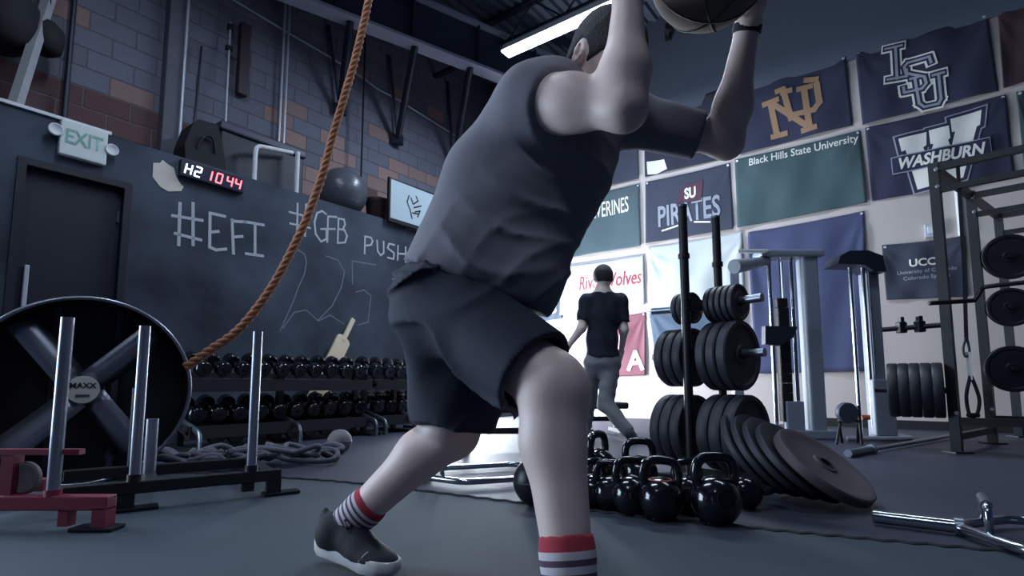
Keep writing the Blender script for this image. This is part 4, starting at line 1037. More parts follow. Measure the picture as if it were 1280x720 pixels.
MB().tube([(x2(1090), -0.02, 0.6), (x2(1090), -0.02, z2)], 0.006, 6).build('cable', M_steel, c2_)
hs = c2x(1095, 478).z
MB().box((x2(1094), -0.03, hs / 2 + 0.03), (0.20, 0.12, hs), bev=0.015).build('shroud', M_bluegrey, c2_)
cap = MB().prism([(x2(1046), z2 + 0.02), (x2(1050), z2 + 0.1), (x2(1062), z2 + 0.15), (x2(1085), z2 + 0.155), (x2(1103), z2 + 0.1), (x2(1106), z2 - 0.06), (x2(1090), z2 - 0.05), (x2(1080), z2 + 0.01)], -0.1, 0.16); cap.build('top_cap', M_pipe, c2_)
MB().tube(rounded([(x2(1034), -0.22, 0.025), (x2(1112), -0.24, 0.025), (x2(1120), 0.1, 0.025)], 0.1), 0.022, 10).build('base_tube', M_conduit, c2_, smooth=60)
# small disc trainer at the column's foot
ft = at_y(1064, 553, 4.85); ft.z = 0
dt = thing('disc_trainer', 'small black stand with grey disc and orange knob', 'exercise stand', T(ft))
MB().lathe([(0.01, -0.03), (0.085, -0.03), (0.09, -0.02), (0.09, 0.02), (0.085, 0.03), (0.01, 0.03)], 24, M=T(-0.04, -0.03, 0.27) @ RX(PI / 2)).build('disc', M_steel, dt, smooth=40)
for a, bq in (((-0.16, -0.05, 0.0), (-0.08, 0, 0.2)), ((-0.02, 0.1, 0.0), (-0.1, 0, 0.2)), ((0.06, -0.05, 0.0), (0.08, 0.0, 0.33)), ((0.12, 0.1, 0.0), (0.08, 0, 0.33)), ((-0.1, 0, 0.2), (0.08, 0, 0.2))): MB().tube([a, bq], 0.012, 8).build('stand_leg', M_black, dt)
MB().lathe([(0.01, 0), (0.022, 0.0), (0.022, 0.06), (0.01, 0.07)], 12, M=T(0.1, -0.02, 0.23) @ RY(PI / 2)).build('knob', mat('orange_plastic', (206, 104, 70), 0.5), dt)
# long bar on the floor
b0, b1 = floor_pt(1060, 567, 0.03), floor_pt(1187, 545, 0.03); ln = (b1 - b0).length; bd_ = (b1 - b0).normalized()
bb = thing('barbell', 'steel barbell lying on the black floor by the rack', 'barbell', frame(Vector((b0.x, b0.y, 0)), bd_, Vector((-bd_.y, bd_.x, 0))))
MB().tube([(0, 0, 0.03), (0.38, 0, 0.03)], 0.028, 14).build('sleeve', M_brush, bb, smooth=50); MB().tube([(0.38, 0, 0.03), (0.42, 0, 0.03)], 0.04, 14).build('collar', M_brush, bb, smooth=50); MB().tube([(0.42, 0, 0.03), (ln, 0, 0.03)], 0.016, 10).build('shaft', M_brush, bb, smooth=50)

# ------------------------------------------------------------------ power rack on the right
A_ = floor_pt(1197, 566); r1 = Vector((0.79, 0.61, 0)).normalized(); r2 = Vector((0.70, -0.714, 0)).normalized()
pk = thing('power_rack', 'tall black steel power rack with pegs and crossbars', 'rack', T(A_.x, A_.y, 0))
Ht = at_y(1170, 205, A_.y).z
W_ = Vector((0, 0, 0)); posts = [W_, r1 * 1.05, r1 * 2.05]; posts += [q + r2 * 1.15 for q in posts]
def bar(a, b, w=0.06, name='bar', m=None):
    a, b = Vector(a), Vector(b); d = b - a; M = frame((a + b) / 2, *([Vector((1, 0, 0))] * 0 or [d.normalized(), Vector((-d.y, d.x, 0)).normalized() if abs(d.z) < d.length * .9 else Vector((0, 1, 0))]))
    x = d.normalized(); y = Vector((-x.y, x.x, 0)).normalized() if abs(x.z) < 0.9 else r1.copy(); z = x.cross(y)
    return MB().box((0, 0, 0), (d.length, w, w), M=frame((a + b) / 2, x, y, z)).build(name, m or M_black, pk)
for q in posts:
    bar(q, q + ZV * Ht, 0.065, 'post'); MB().box((q.x, q.y, 0.006), (0.14, 0.14, 0.012)).build('foot_plate', M_black, pk)
for q in (W_, r1 * 1.05):
    for zz in (Ht - 0.06, Ht - 0.2, 0.3): MB().lathe([(0.002, 0), (0.014, 0), (0.014, 0.012), (0.002, 0.014)], 8, M=T(q + r2 * 0 + Vector((0, 0, zz))) @ axis_to(-r1 * 0.3 + Vector((-.2, -1, 0))) @ T(0, 0, 0.035)).build('bolt', M_conduit, pk)
up = ZV * (Ht - 0.04)
for i in (0, 1):
    bar(posts[i] + up, posts[i + 1] + up, 0.055, 'top_rail'); bar(posts[i + 3] + up, posts[i + 4] + up, 0.055, 'top_rail')
for i in (0, 1, 2): bar(posts[i] + up, posts[i + 3] + up, 0.05, 'crossbar'); bar(posts[i] + ZV * (Ht - 0.22), posts[i + 3] + ZV * (Ht - 0.22), 0.045, 'crossbar')
bar(posts[0] + ZV * 0.24, posts[3] + ZV * 0.24, 0.055, 'lower_crossbar'); bar(posts[0] + ZV * 0.12, posts[1] + ZV * 0.12, 0.05, 'lower_rail'); bar(posts[1] + ZV * 0.22, posts[4] + ZV * 0.22, 0.05, 'lower_crossbar')
lf = V.copy()
MB().tube([tuple(lf * -0.02 + ZV * 0.98), tuple(lf * 0.42 + ZV * 0.965)], 0.02, 12).build('peg', M_black, pk, smooth=50)
for q in (0.17, 0.29): MB().box(tuple(lf * q + ZV * 0.975), (0.06, 0.06, 0.09), bev=0.008).box(tuple(lf * q + ZV * 1.03), (0.03, 0.04, 0.06)).build('collar_clip', M_black, pk)
MB().tube([tuple(lf * -0.02 + ZV * 0.47), tuple(lf * 0.5 + ZV * 0.475)], 0.024, 12).build('peg', M_black, pk, smooth=50)
# bent grip bar across the rack
gb = [at_y(x, y, Y) - Vector((A_.x, A_.y, 0)) for x, y, Y in ((1162, 379, 4.0), (1212, 376, 4.1), (1219, 374, 4.1), (1228, 361, 4.1), (1236, 358, 4.05), (1300, 351, 3.9))]
MB().tube(smooth_path(gb, 5), 0.017, 10).build('grip_bar', M_black, pk, smooth=180)
for i in range(5):
    plate(0.215, 0.07, T(A_.x, A_.y, 0) @ T(lf * (0.085 + 0.0715 * i) + ZV * 0.472) @ axis_to(lf), ('first', 'second', 'third', 'fourth', 'fifth')[i] + ' thick black bumper plate on the rack peg, counted from the post', 'bumper plates on the rack peg', mat('bumper_black', (26, 27, 36), 0.5, var=0.2))
# plates hung on the far rack posts
for i, (px, py, Y, lab) in enumerate(((1262, 321, 4.75, 'black plate hung topmost on the far rack post'), (1263, 384, 4.75, 'black plate hung below the topmost one on the rack post'), (1266, 461, 4.75, 'black plate hung lowest on the far rack post'))):
    p = at_y(px, py, Y); n = Vector((-0.45, -0.89, 0.0))
    plate(0.2 if i != 1 else 0.17, 0.05, T(p) @ axis_to(n), lab, 'plates hung on the rack posts', mat('bumper_black', (26, 27, 36), 0.5, var=0.2))
    q = p - n * 0.35 - Vector((A_.x, A_.y, 0)); MB().tube([tuple(q), tuple(p + n * 0.07 - Vector((A_.x, A_.y, 0)))], 0.022, 10).build('peg', M_black, pk, smooth=50)
# suspension strap
st0 = at_y(1204, 232, 4.15); st = thing('suspension_strap', 'black suspension strap with loop handle hanging from the rack', 'strap', T(st0.x, st0.y, at_y(1216, 520, 4.15).z))
zz0 = at_y(1216, 520, 4.15).z
ps = lambda x, y: at_y(x, y, 4.15) - Vector((st0.x, st0.y, zz0))
MB().tube([tuple(ps(1197, 205)), tuple(ps(1205, 330)), tuple(ps(1208, 425))], 0.02, 6, flat=0.2).build('webbing', M_blackm, st)
MB().tube(smooth_path([ps(1208, 422), ps(1204, 436), ps(1207, 446), ps(1212, 440), ps(1209, 424)], 5), 0.008, 8).build('carabiner', M_steel, st, smooth=180)
MB().tube([tuple(ps(1210, 440)), tuple(ps(1213, 475))], 0.022, 6, flat=0.25).build('pale_webbing', M_white, st)
MB().tube(smooth_path([ps(1213, 470), ps(1208, 495), ps(1212, 518), ps(1221, 518), ps(1224, 498), ps(1214, 470)], 6), 0.012, 8).build('loop', M_blackm, st, smooth=180)
MB().tube([tuple(ps(1210, 519)), tuple(ps(1223, 519))], 0.018, 10).build('grip', M_black, st, smooth=60)
# ------------------------------------------------------------------ smooth bodies from blended solids
class Solid:
    def __init__(s, lo, hi, h):
        s.lo = np.array(lo, np.float32); s.h = h
        s.n = [int(math.ceil((hi[i] - lo[i]) / h)) + 1 for i in range(3)]
        s.ax = [s.lo[i] + h * np.arange(s.n[i], dtype=np.float32) for i in range(3)]
        s.F = np.full(s.n, 0.3, np.float32)
    def _sub(s, lo, hi, m=0.09):
        sl = []
        for i in range(3):
            a = max(0, int((lo[i] - m - s.lo[i]) / s.h)); b = min(s.n[i], int((hi[i] + m - s.lo[i]) / s.h) + 2)
            sl.append(slice(a, max(b, a)))
        g = (s.ax[0][sl[0]][:, None, None], s.ax[1][sl[1]][None, :, None], s.ax[2][sl[2]][None, None, :])
        return tuple(sl), g
    def _mix(s, sl, d, k, op):
        f = s.F[sl]
        if op == 'sub': d = -d; s.F[sl] = np.maximum(f, d); return
        if op == 'and': s.F[sl] = np.maximum(f, d); return
        if k <= 0: s.F[sl] = np.minimum(f, d); return
        h = np.clip(0.5 + 0.5 * (f - d) / k, 0, 1)
        s.F[sl] = f + (d - f) * h - k * h * (1 - h)
    def cap(s, a, b, ra, rb=None, k=0.03, op='add', clips=()):
        a, b = np.array(a, np.float32), np.array(b, np.float32); rb = ra if rb is None else rb; r = max(ra, rb)
        sl, (X, Y, Z) = s._sub(np.minimum(a, b) - r, np.maximum(a, b) + r)
        if 0 in s.F[sl].shape: return s
        e = b - a; L2 = max(float(e @ e), 1e-9)
        px, py, pz = X - a[0], Y - a[1], Z - a[2]
        t = np.clip((px * e[0] + py * e[1] + pz * e[2]) / L2, 0, 1)
        d = np.sqrt((px - e[0] * t) ** 2 + (py - e[1] * t) ** 2 + (pz - e[2] * t) ** 2) - (ra + (rb - ra) * t)
        for c, n in clips: d = np.maximum(d, (X - c[0]) * n[0] + (Y - c[1]) * n[1] + (Z - c[2]) * n[2])
        s._mix(sl, d, k, op); return s
    def ell(s, c, r, axes=None, k=0.03, op='add', clips=()):
        R = max(r); c = np.array(c, np.float32)
        sl, (X, Y, Z) = s._sub(c - R, c + R)
        if 0 in s.F[sl].shape: return s
        axes = axes or ((1, 0, 0), (0, 1, 0), (0, 0, 1))
        q = [(X - c[0]) * a[0] + (Y - c[1]) * a[1] + (Z - c[2]) * a[2] for a in axes]
        k0 = np.sqrt(sum((q[i] / r[i]) ** 2 for i in range(3))); k1 = np.sqrt(sum((q[i] / (r[i] ** 2)) ** 2 for i in range(3))) + 1e-6
        d = k0 * (k0 - 1) / k1
        for cc, n in clips: d = np.maximum(d, (X - cc[0]) * n[0] + (Y - cc[1]) * n[1] + (Z - cc[2]) * n[2])
        s._mix(sl, d, k, op); return s
    def cut(s, c, n):
        X, Y, Z = s.ax[0][:, None, None], s.ax[1][None, :, None], s.ax[2][None, None, :]
        s.F = np.maximum(s.F, (X - c[0]) * n[0] + (Y - c[1]) * n[1] + (Z - c[2]) * n[2]); return s
    def ripple(s, amp, fn):
        X, Y, Z = s.ax[0][:, None, None], s.ax[1][None, :, None], s.ax[2][None, None, :]
        s.F = s.F + amp * fn(X, Y, Z).astype(np.float32); return s
    def mesh(s, name, off=(0, 0, 0), relax=1):
        F = s.F; S = F < 0; n = F.shape
        c = np.zeros((n[0] - 1, n[1] - 1, n[2] - 1), np.int8)
        co = [(i, j, k) for i in (0, 1) for j in (0, 1) for k in (0, 1)]
        for (i, j, k) in co: c += S[i:n[0] - 1 + i, j:n[1] - 1 + j, k:n[2] - 1 + k]
        I = np.argwhere((c > 0) & (c < 8)); N = len(I)
        idx = np.full(c.shape, -1, np.int32); idx[I[:, 0], I[:, 1], I[:, 2]] = np.arange(N)
        val = {q: F[I[:, 0] + q[0], I[:, 1] + q[1], I[:, 2] + q[2]] for q in co}
        P = np.zeros((N, 3), np.float64); W = np.zeros(N)
        for q in co:
            for ax in range(3):
                if q[ax]: continue
                r = list(q); r[ax] = 1; r = tuple(r)
                a, b = val[q], val[r]; m = (a < 0) != (b < 0)
                t = np.where(m, a / np.where(m, a - b, 1), 0)
                pt = np.tile(np.array(q, np.float64), (N, 1)); pt[:, ax] += t
                P[m] += pt[m]; W[m] += 1
        P = (P / W[:, None] + I) * s.h + s.lo - np.array(off, np.float64)
        Q = []
        for ax in range(3):
            u, v = [(1, 2), (2, 0), (0, 1)][ax]
            sl0 = [slice(None)] * 3; sl1 = [slice(None)] * 3; sl0[ax] = slice(0, -1); sl1[ax] = slice(1, None)
            E = np.argwhere(S[tuple(sl0)] != S[tuple(sl1)])
            E = E[(E[:, u] > 0) & (E[:, v] > 0) & (E[:, u] < n[u] - 1) & (E[:, v] < n[v] - 1)]
            sg = S[E[:, 0], E[:, 1], E[:, 2]]
            def g(du, dv):
                e = E.copy(); e[:, u] += du; e[:, v] += dv; return idx[e[:, 0], e[:, 1], e[:, 2]]
            q = np.stack([g(-1, -1), g(0, -1), g(0, 0), g(-1, 0)], 1)
            q[~sg] = q[~sg][:, ::-1]; Q.append(q)
        Q = np.concatenate(Q); Q = Q[(Q >= 0).all(1)]
        for _ in range(relax):
            A = np.zeros_like(P); C = np.zeros(N)
            for i in range(4):
                np.add.at(A, Q[:, i], P[Q[:, (i + 1) % 4]]); np.add.at(C, Q[:, i], 1)
                np.add.at(A, Q[:, i], P[Q[:, (i - 1) % 4]]); np.add.at(C, Q[:, i], 1)
            P = 0.45 * P + 0.55 * A / np.maximum(C, 1)[:, None]
        me = bpy.data.meshes.new(name)
        me.vertices.add(N); me.vertices.foreach_set('co', P.astype(np.float32).ravel())
        me.loops.add(len(Q) * 4); me.loops.foreach_set('vertex_index', Q.astype(np.int32).ravel())
        me.polygons.add(len(Q)); me.polygons.foreach_set('loop_start', np.arange(0, len(Q) * 4, 4, dtype=np.int32)); me.polygons.foreach_set('loop_total', np.full(len(Q), 4, np.int32))
        me.update(calc_edges=True); me.validate(); me.shade_smooth()
        return me

M_skin = mat('skin', (228, 204, 196), 0.5, var=0.07, scale=7, bump=0.04, bscale=120)
M_skin.node_tree.nodes['Principled BSDF'].inputs['Subsurface Weight'].default_value = 0.06
M_tee = mat('charcoal_tee_cloth', (124, 122, 132), 0.9, var=0.10, scale=6, bump=0.12, bscale=14)
M_shorts = mat('navy_shorts_cloth', (36, 40, 58), 0.8, var=0.15, scale=6, bump=0.15, bscale=12)
M_hair = mat('dark_hair', (34, 30, 36), 0.7, var=0.3, scale=60, bump=0.5, bscale=220)
M_shoe = mat('black_shoe_knit', (22, 23, 34), 0.75, var=0.25, scale=50, bump=0.2, bscale=300)
M_sole = mat('white_sole', (212, 212, 212), 0.6, var=0.06)

# ------------------------------------------------------------------ the striding man
FD = Vector((0.82, -0.572, 0)).normalized(); LFD = Vector((-FD.y, FD.x, 0)); RTD = -LFD
hipC = at_y(582, 380, 1.50)
hipR, hipL = hipC + RTD * 0.095, hipC + LFD * 0.095
kneeR, ankR = at_y(692, 484, 1.20), at_y(713, 737, 1.115)
kneeL, ankL = at_y(568, 536, 1.58), at_y(434, 655, 1.64)
shR, shL = at_y(662, 130, 1.28), at_y(772, 146, 1.52)
elR, elL = at_y(780, 136, 1.13), at_y(908, 178, 1.49)
ball_c = at_y(885, -38, 1.25); RBALL = 0.14
wrR, wrL = at_y(785, -8, 1.13), at_y(935, 30, 1.38)
neckB = shR.lerp(shL, 0.52) + Vector((0.02, 0, 0.045))
headC = at_y(757, 76, 1.30)
root_p = Vector((0.0, 1.35, 0.004))
man = thing('person', 'man in charcoal tee and navy shorts lunging with a raised ball', 'person', T(root_p))
h = 0.0062
body = Solid((-0.72, 0.85, -0.01), (0.78, 1.95, 1.75), h)
def torso(S, e, kk=0.05, low=True):
    spine = (neckB - hipC); zt = spine.normalized()
    sd_ = (shL - shR).normalized()
    for f, off, r in ((0.00, 0.0, (0.160, 0.128, 0.13)), (0.28, 0.0, (0.150, 0.115, 0.15)), (0.55, 0.005, (0.160, 0.122, 0.16)), (0.78, 0.01, (0.172, 0.125, 0.15))):
        if not low and f < 0.1: continue
        sx = LFD.lerp(sd_, min(1, f * 1.1)).normalized(); sx = (sx - zt * sx.dot(zt)).normalized(); fy = zt.cross(sx)
        c = hipC + spine * f + fy * (-off)
        S.ell(c, (r[0] + e, r[1] + e, r[2] + e), (tuple(sx), tuple(fy), tuple(zt)), k=kk)
    S.cap(shR.lerp(neckB, 0.1), shL.lerp(neckB, 0.1), 0.066 + e, k=0.07)
    S.cap(neckB - zt * 0.05, shR.lerp(neckB, 0.35) + ZV * 0.02, 0.06 + e, k=0.06); S.cap(neckB - zt * 0.05, shL.lerp(neckB, 0.35) + ZV * 0.02, 0.06 + e, k=0.06)
torso(body, 0.0)
# buttocks, legs
bk_ = -FD
for hp in (hipR, hipL): body.ell(hp + bk_ * 0.03 + ZV * -0.02, (0.085, 0.085, 0.09), k=0.05)
def leg(S, hip, knee, ank, back):
    S.cap(hip, hip.lerp(knee, 0.5) , 0.094, 0.088, k=0.05); S.cap(hip.lerp(knee, 0.5), knee, 0.088, 0.066, k=0.05)
    S.ell(knee, (0.066, 0.066, 0.075), k=0.04)
    sh = (ank - knee)
    c1 = knee + sh * 0.30 + back * 0.020; S.cap(knee + sh * 0.05 + back * 0.004, c1, 0.054, 0.056, k=0.05)
    S.cap(c1, knee + sh * 0.72 + back * 0.004, 0.056, 0.040, k=0.05); S.cap(knee + sh * 0.08, ank, 0.050, 0.037, k=0.05)
    S.ell(ank, (0.040, 0.040, 0.042), k=0.03)
leg(body, hipR, kneeR, ankR, (bk_ * 0.95 + ZV * 0.05)); 
shinL = (ankL - kneeL).normalized(); bL = (bk_ - shinL * bk_.dot(shinL)).normalized()
leg(body, hipL, kneeL, ankL, bL)
# arms
def arm(S, sh, el, wr, r=1.0):
    S.ell(sh, (0.070 * r, 0.070 * r, 0.070 * r), k=0.05)
    S.cap(sh, el, 0.058 * r, 0.041 * r, k=0.045); mid = sh.lerp(el, 0.5); S.ell(mid + Vector((0, 0, 0.012)), (0.060 * r, 0.056 * r, 0.058 * r), k=0.05)
    c = el.lerp(wr, 0.32); S.cap(el, c, 0.041 * r, 0.047 * r, k=0.04); S.cap(c, wr, 0.047 * r, 0.030 * r, k=0.04); S.ell(el, (0.038 * r,) * 3, k=0.02)
arm(body, shR, elR, wrR, 1.03); arm(body, shL, elL, wrL, 0.98)
# hands spread round the ball
def hand(S, wr, pdir, toward, mirror):
    n = Vector(pdir).normalized(); pc = ball_c + n * (RBALL + 0.014)
    t = Vector(toward); t = (t - n * t.dot(n)).normalized(); sdv = n.cross(t) * mirror
    def on(a, b, lift):      # walk a metres along t and b metres sideways over the ball's surface
        v = n * 1.0 + t * math.tan(min(a / (RBALL + .01), 1.35)) + sdv * math.tan(b / (RBALL + .01))
        return ball_c + v.normalized() * (RBALL + lift)
    knk = [on(0.045, b, 0.013) for b in (-0.033, -0.011, 0.011, 0.032)]
    heel = pc - t * 0.045
    S.cap(wr, heel + n * 0.008, 0.029, 0.027, k=0.025)
    for q in knk: S.cap(heel, q, 0.020, 0.0125, k=0.018)
    for i, (q, L_) in enumerate(zip(knk, (0.066, 0.078, 0.073, 0.058))):
        b = (-0.036, -0.012, 0.012, 0.036)[i]; pr_ = q
        for j, f in enumerate((0.45, 0.75, 1.0)):
            p_ = on(0.045 + L_ * f, b * (1 + 0.25 * f), 0.011 - 0.001 * j); S.cap(pr_, p_, 0.0098 - 0.0008 * j, 0.0092 - 0.0009 * j, k=0.004); pr_ = p_
    th0 = heel + t * 0.012 - sdv * 0.022; th1 = on(0.0, -0.055, 0.014); th2 = on(0.028, -0.078, 0.012)
    S.cap(th0, th1, 0.015, 0.0125, k=0.012); S.cap(th1, th2, 0.0115, 0.0095, k=0.004)
    return pc
hand(body, wrR, (-0.72, -0.50, -0.22), Vector((0.1, -0.1, 1.0)), 1)
hand(body, wrL, (0.78, 0.42, 0.06), Vector((-0.1, 0.1, 1.0)), -1)
# neck, head
fdir = Vector((0.46, -0.62, -0.63)).normalized(); lefth = ZV.cross(fdir).normalized(); uph = fdir.cross(lefth)
hax = (tuple(fdir), tuple(lefth), tuple(uph))
body.cap(neckB - Vector((0, 0, 0.02)), headC - uph * 0.05 - fdir * 0.03, 0.064, 0.058, k=0.05)
body.ell(headC + uph * 0.025 - fdir * 0.006, (0.100, 0.078, 0.095), hax, k=0.02)
body.ell(headC - uph * 0.045 + fdir * 0.03, (0.068, 0.060, 0.082), hax, k=0.035)
body.ell(headC - uph * 0.108 + fdir * 0.062, (0.026, 0.026, 0.02), hax, k=0.03)
body.cap(headC + fdir * 0.088 + uph * 0.012, headC + fdir * 0.113 - uph * 0.03, 0.010, 0.016, k=0.015)
for sg in (-1, 1):
    body.ell(headC + lefth * sg * 0.081 - fdir * 0.008 - uph * 0.008, (0.020, 0.009, 0.032), hax, k=0.008)
    body.ell(headC + lefth * sg * 0.085 - fdir * 0.006 - uph * 0.006, (0.010, 0.008, 0.018), hax, op='sub')
    body.ell(headC + lefth * sg * 0.033 + fdir * 0.098 + uph * 0.006, (0.014, 0.019, 0.012), hax, op='sub')
    body.cap(headC + lefth * sg * 0.018 + fdir * 0.088 + uph * 0.024, headC + lefth * sg * 0.048 + fdir * 0.078 + uph * 0.024, 0.011, k=0.012)
body.cap(headC + fdir * 0.094 - uph * 0.064 - lefth * 0.02, headC + fdir * 0.094 - uph * 0.064 + lefth * 0.02, 0.0085, k=0.006)
body.cap(headC + fdir * 0.092 - uph * 0.078 - lefth * 0.016, headC + fdir * 0.092 - uph * 0.078 + lefth * 0.016, 0.0095, k=0.006)
# feet (inside the shoes)
heelL, toeL = at_y(400, 690, 1.665), at_y(478, 712, 1.545); heelL.z = 0.035; toeL.z = 0.008
fdL = (toeL - heelL).normalized()
fdR = FD.copy(); heelR = Vector((ankR.x, ankR.y, 0.006)) - fdR * 0.055
for hl_, fd_, an in ((heelL, fdL, ankL), (heelR, fdR, ankR)):
    upf = (ZV - fd_ * fd_.z).normalized()
    body.cap(an, hl_ + fd_ * 0.03 + upf * 0.055, 0.038, 0.030, k=0.03); body.cap(an - ZV * 0.02, hl_ + fd_ * 0.22 + upf * 0.045, 0.034, 0.024, k=0.04)
bo = link('body', body.mesh('body', root_p), M_skin, man)

# tee
tee = Solid((-0.5, 0.95, 0.55), (0.55, 1.95, 1.45), 0.0068)
torso(tee, 0.016, low=True)
spine = (neckB - hipC); zt = spine.normalized()
tee.cap(shR, shR.lerp(elR, 0.42), 0.082, 0.074, k=0.05, clips=[(shR.lerp(elR, 0.24), (elR - shR).normalized())])
tee.cap(shL, shL.lerp(elL, 0.9), 0.076, 0.066, k=0.05, clips=[(shL.lerp(elL, 0.76), (elL - shL).normalized())])
# loose drape: the tee hangs off the chest and flares at the hem
def Q(x, y, Y): return at_y(x, y, Y)
tee.cap(Q(715, 225, 1.40), Q(650, 372, 1.40), 0.085, 0.075, k=0.09)
tee.cap(Q(640, 250, 1.42), Q(575, 345, 1.44), 0.125, 0.125, k=0.08)
tee.cap(Q(600, 215, 1.40), Q(560, 320, 1.46), 0.085, 0.085, k=0.08)
tee.cap(Q(600, 330, 1.42), Q(650, 350, 1.38), 0.115, 0.095, k=0.08)
tee.cap(Q(640, 168, 1.37), Q(605, 222, 1.42), 0.088, 0.088, k=0.06)
def folds(X, Y, Z):
    ph = 27 * (X * 0.62 + Z * 0.78) + 2.6 * np.sin(8 * X - 6 * Z + 1) + 2.2 * np.sin(9 * Y + 7 * Z)
    r1_ = (1 - np.abs(np.sin(ph))) ** 2.2 * (0.5 + 0.5 * np.sin(9 * X + 4 * Y - 11 * Z))
    ph2 = 34 * (Z * 0.9 - X * 0.25 + Y * .2) + 3 * np.sin(7 * X + 5 * Z) + 2 * np.sin(12 * Y)
    r2_ = (1 - np.abs(np.sin(ph2))) ** 2.5 * np.clip((1.02 - Z) * 4, 0, 1) * (0.4 + 0.6 * np.sin(6 * X - 5 * Y + 9 * Z) ** 2)
    return -(r1_ + r2_)
tee.ripple(0.012, lambda X, Y, Z: folds(X, Y, Z) * (0.25 + 0.75 * np.clip((1.16 - Z) * 3.5, 0, 1)))
hem_n = (-(zt * 0.86 + FD * 0.10)).normalized(); hem_c = at_y(575, 352, 1.42)
hn = (at_y(512, 331, 1.46) - at_y(688, 397, 1.36)).normalized(); hem_n2 = hn.cross(Vector((-0.25, -0.95, 0.05))).normalized()
if hem_n2.z > 0: hem_n2 = -hem_n2
tee.cut(at_y(600, 364, 1.42), hem_n2)
tee.ell(neckB + zt * 0.065 + FD * 0.02, (0.078, 0.078, 0.06), op='sub')
to = link('tee_shirt', tee.mesh('tee_shirt', root_p, 3), M_tee, man)
# ribbed collar
cc = neckB + zt * 0.035 + FD * 0.012; cx_ = LFD; cy_ = zt.cross(LFD).normalized()
# shorts
sh_ = Solid((-0.5, 0.95, 0.30), (0.35, 1.95, 1.0), 0.0068)
for f, r in ((0.0, (0.170, 0.138, 0.14)), (0.18, (0.158, 0.126, 0.10))):
    sh_.ell(hipC + spine * f, r, (tuple(LFD), tuple(FD), (0, 0, 1)), k=0.05)
for hp in (hipR, hipL): sh_.ell(hp + bk_ * 0.035 - ZV * 0.02, (0.105, 0.105, 0.12), k=0.05)
hemR = hipR.lerp(kneeR, 0.87); hemL = hipL.lerp(kneeL, 0.98)
nR = (kneeR - hipR).normalized(); nL = (kneeL - hipL).normalized()
sh_.cap(hipR, hipR.lerp(kneeR, 1.25), 0.112, 0.106, k=0.06, clips=[(hemR, (nR * 0.96 + ZV * 0.0).normalized())])
sh_.cap(hipL, hipL.lerp(kneeL, 1.4), 0.112, 0.116, k=0.06, clips=[(hemL, (nL + Vector((0.05, 0, -0.1))).normalized())])
sh_.cap(Q(530, 400, 1.52), Q(535, 500, 1.58), 0.06, 0.05, k=0.08, clips=[(hemL, (nL + Vector((0.05, 0, -0.1))).normalized())])
sh_.ripple(0.019, lambda X, Y, Z: -((1 - np.abs(np.sin(26 * (X * 0.7 - Z * 0.7 + Y * .2) + 2.6 * np.sin(9 * Z - 7 * X) + 2 * np.sin(10 * Y)))) ** 2.4 * (0.5 + 0.5 * np.sin(10 * X + 6 * Z - 5 * Y)) + (1 - np.abs(np.sin(30 * (X * 0.3 + Z * 0.9) + 3 * np.sin(8 * X + 3 * Y)))) ** 2.6 * np.clip((Z - 0.66) * 8, 0, 1)))
for hm, nn, kn, hp in ((hemR, nR, kneeR, hipR), (hemL, nL, kneeL, hipL)):
    sh_.cap(hm - nn * 0.03, hm + nn * 0.08, 0.090, 0.092, op='sub')
sh_.cut(hipC + spine * 0.30, tuple(zt))
so = link('shorts', sh_.mesh('shorts', root_p, 2), M_shorts, man)
# hair
hair = Solid(tuple(headC - Vector((.17, .17, .17))), tuple(headC + Vector((.17, .17, .17))), 0.0055)
hair.ell(headC + uph * 0.027 - fdir * 0.008, (0.107, 0.085, 0.101), hax, k=0)
hair.ell(headC - uph * 0.03 - fdir * 0.035, (0.065, 0.078, 0.075), hax, k=0.02)
hair.cut(tuple(headC + fdir * 0.066 + uph * 0.03), tuple((fdir * 0.80 - uph * 0.60).normalized()))
for sg in (-1, 1): hair.ell(headC + lefth * sg * 0.085 - fdir * 0.006 - uph * 0.012, (0.028, 0.03, 0.036), hax, op='sub')
hair.ripple(0.0012, lambda X, Y, Z: np.sin(X * 400 + 3 * np.sin(Z * 130)) * np.sin(Y * 380))
link('hair', hair.mesh('hair', root_p), M_hair, man)
for sg in (-1, 1):
    e_c = headC + lefth * sg * 0.033 + fdir * 0.084 + uph * 0.005 - root_p
    ey = MB().lathe([(0.0125 * math.sin(PI * i / 10), -0.0125 * math.cos(PI * i / 10)) for i in range(11)], 14, M=T(e_c) @ axis_to(fdir)).build('eye', M_white, man, smooth=180)
    MB().lathe([(0.0055, 0.0112), (0.0055, 0.0125), (0.001, 0.0130)], 12, M=T(e_c) @ axis_to(fdir)).build('iris', M_hair, ey)
    MB().tube([headC + lefth * sg * 0.016 + fdir * 0.1 + uph * 0.03 - root_p, headC + lefth * sg * 0.05 + fdir * 0.085 + uph * 0.028 - root_p], 0.0045, 6).build('eyebrow', M_hair, man)
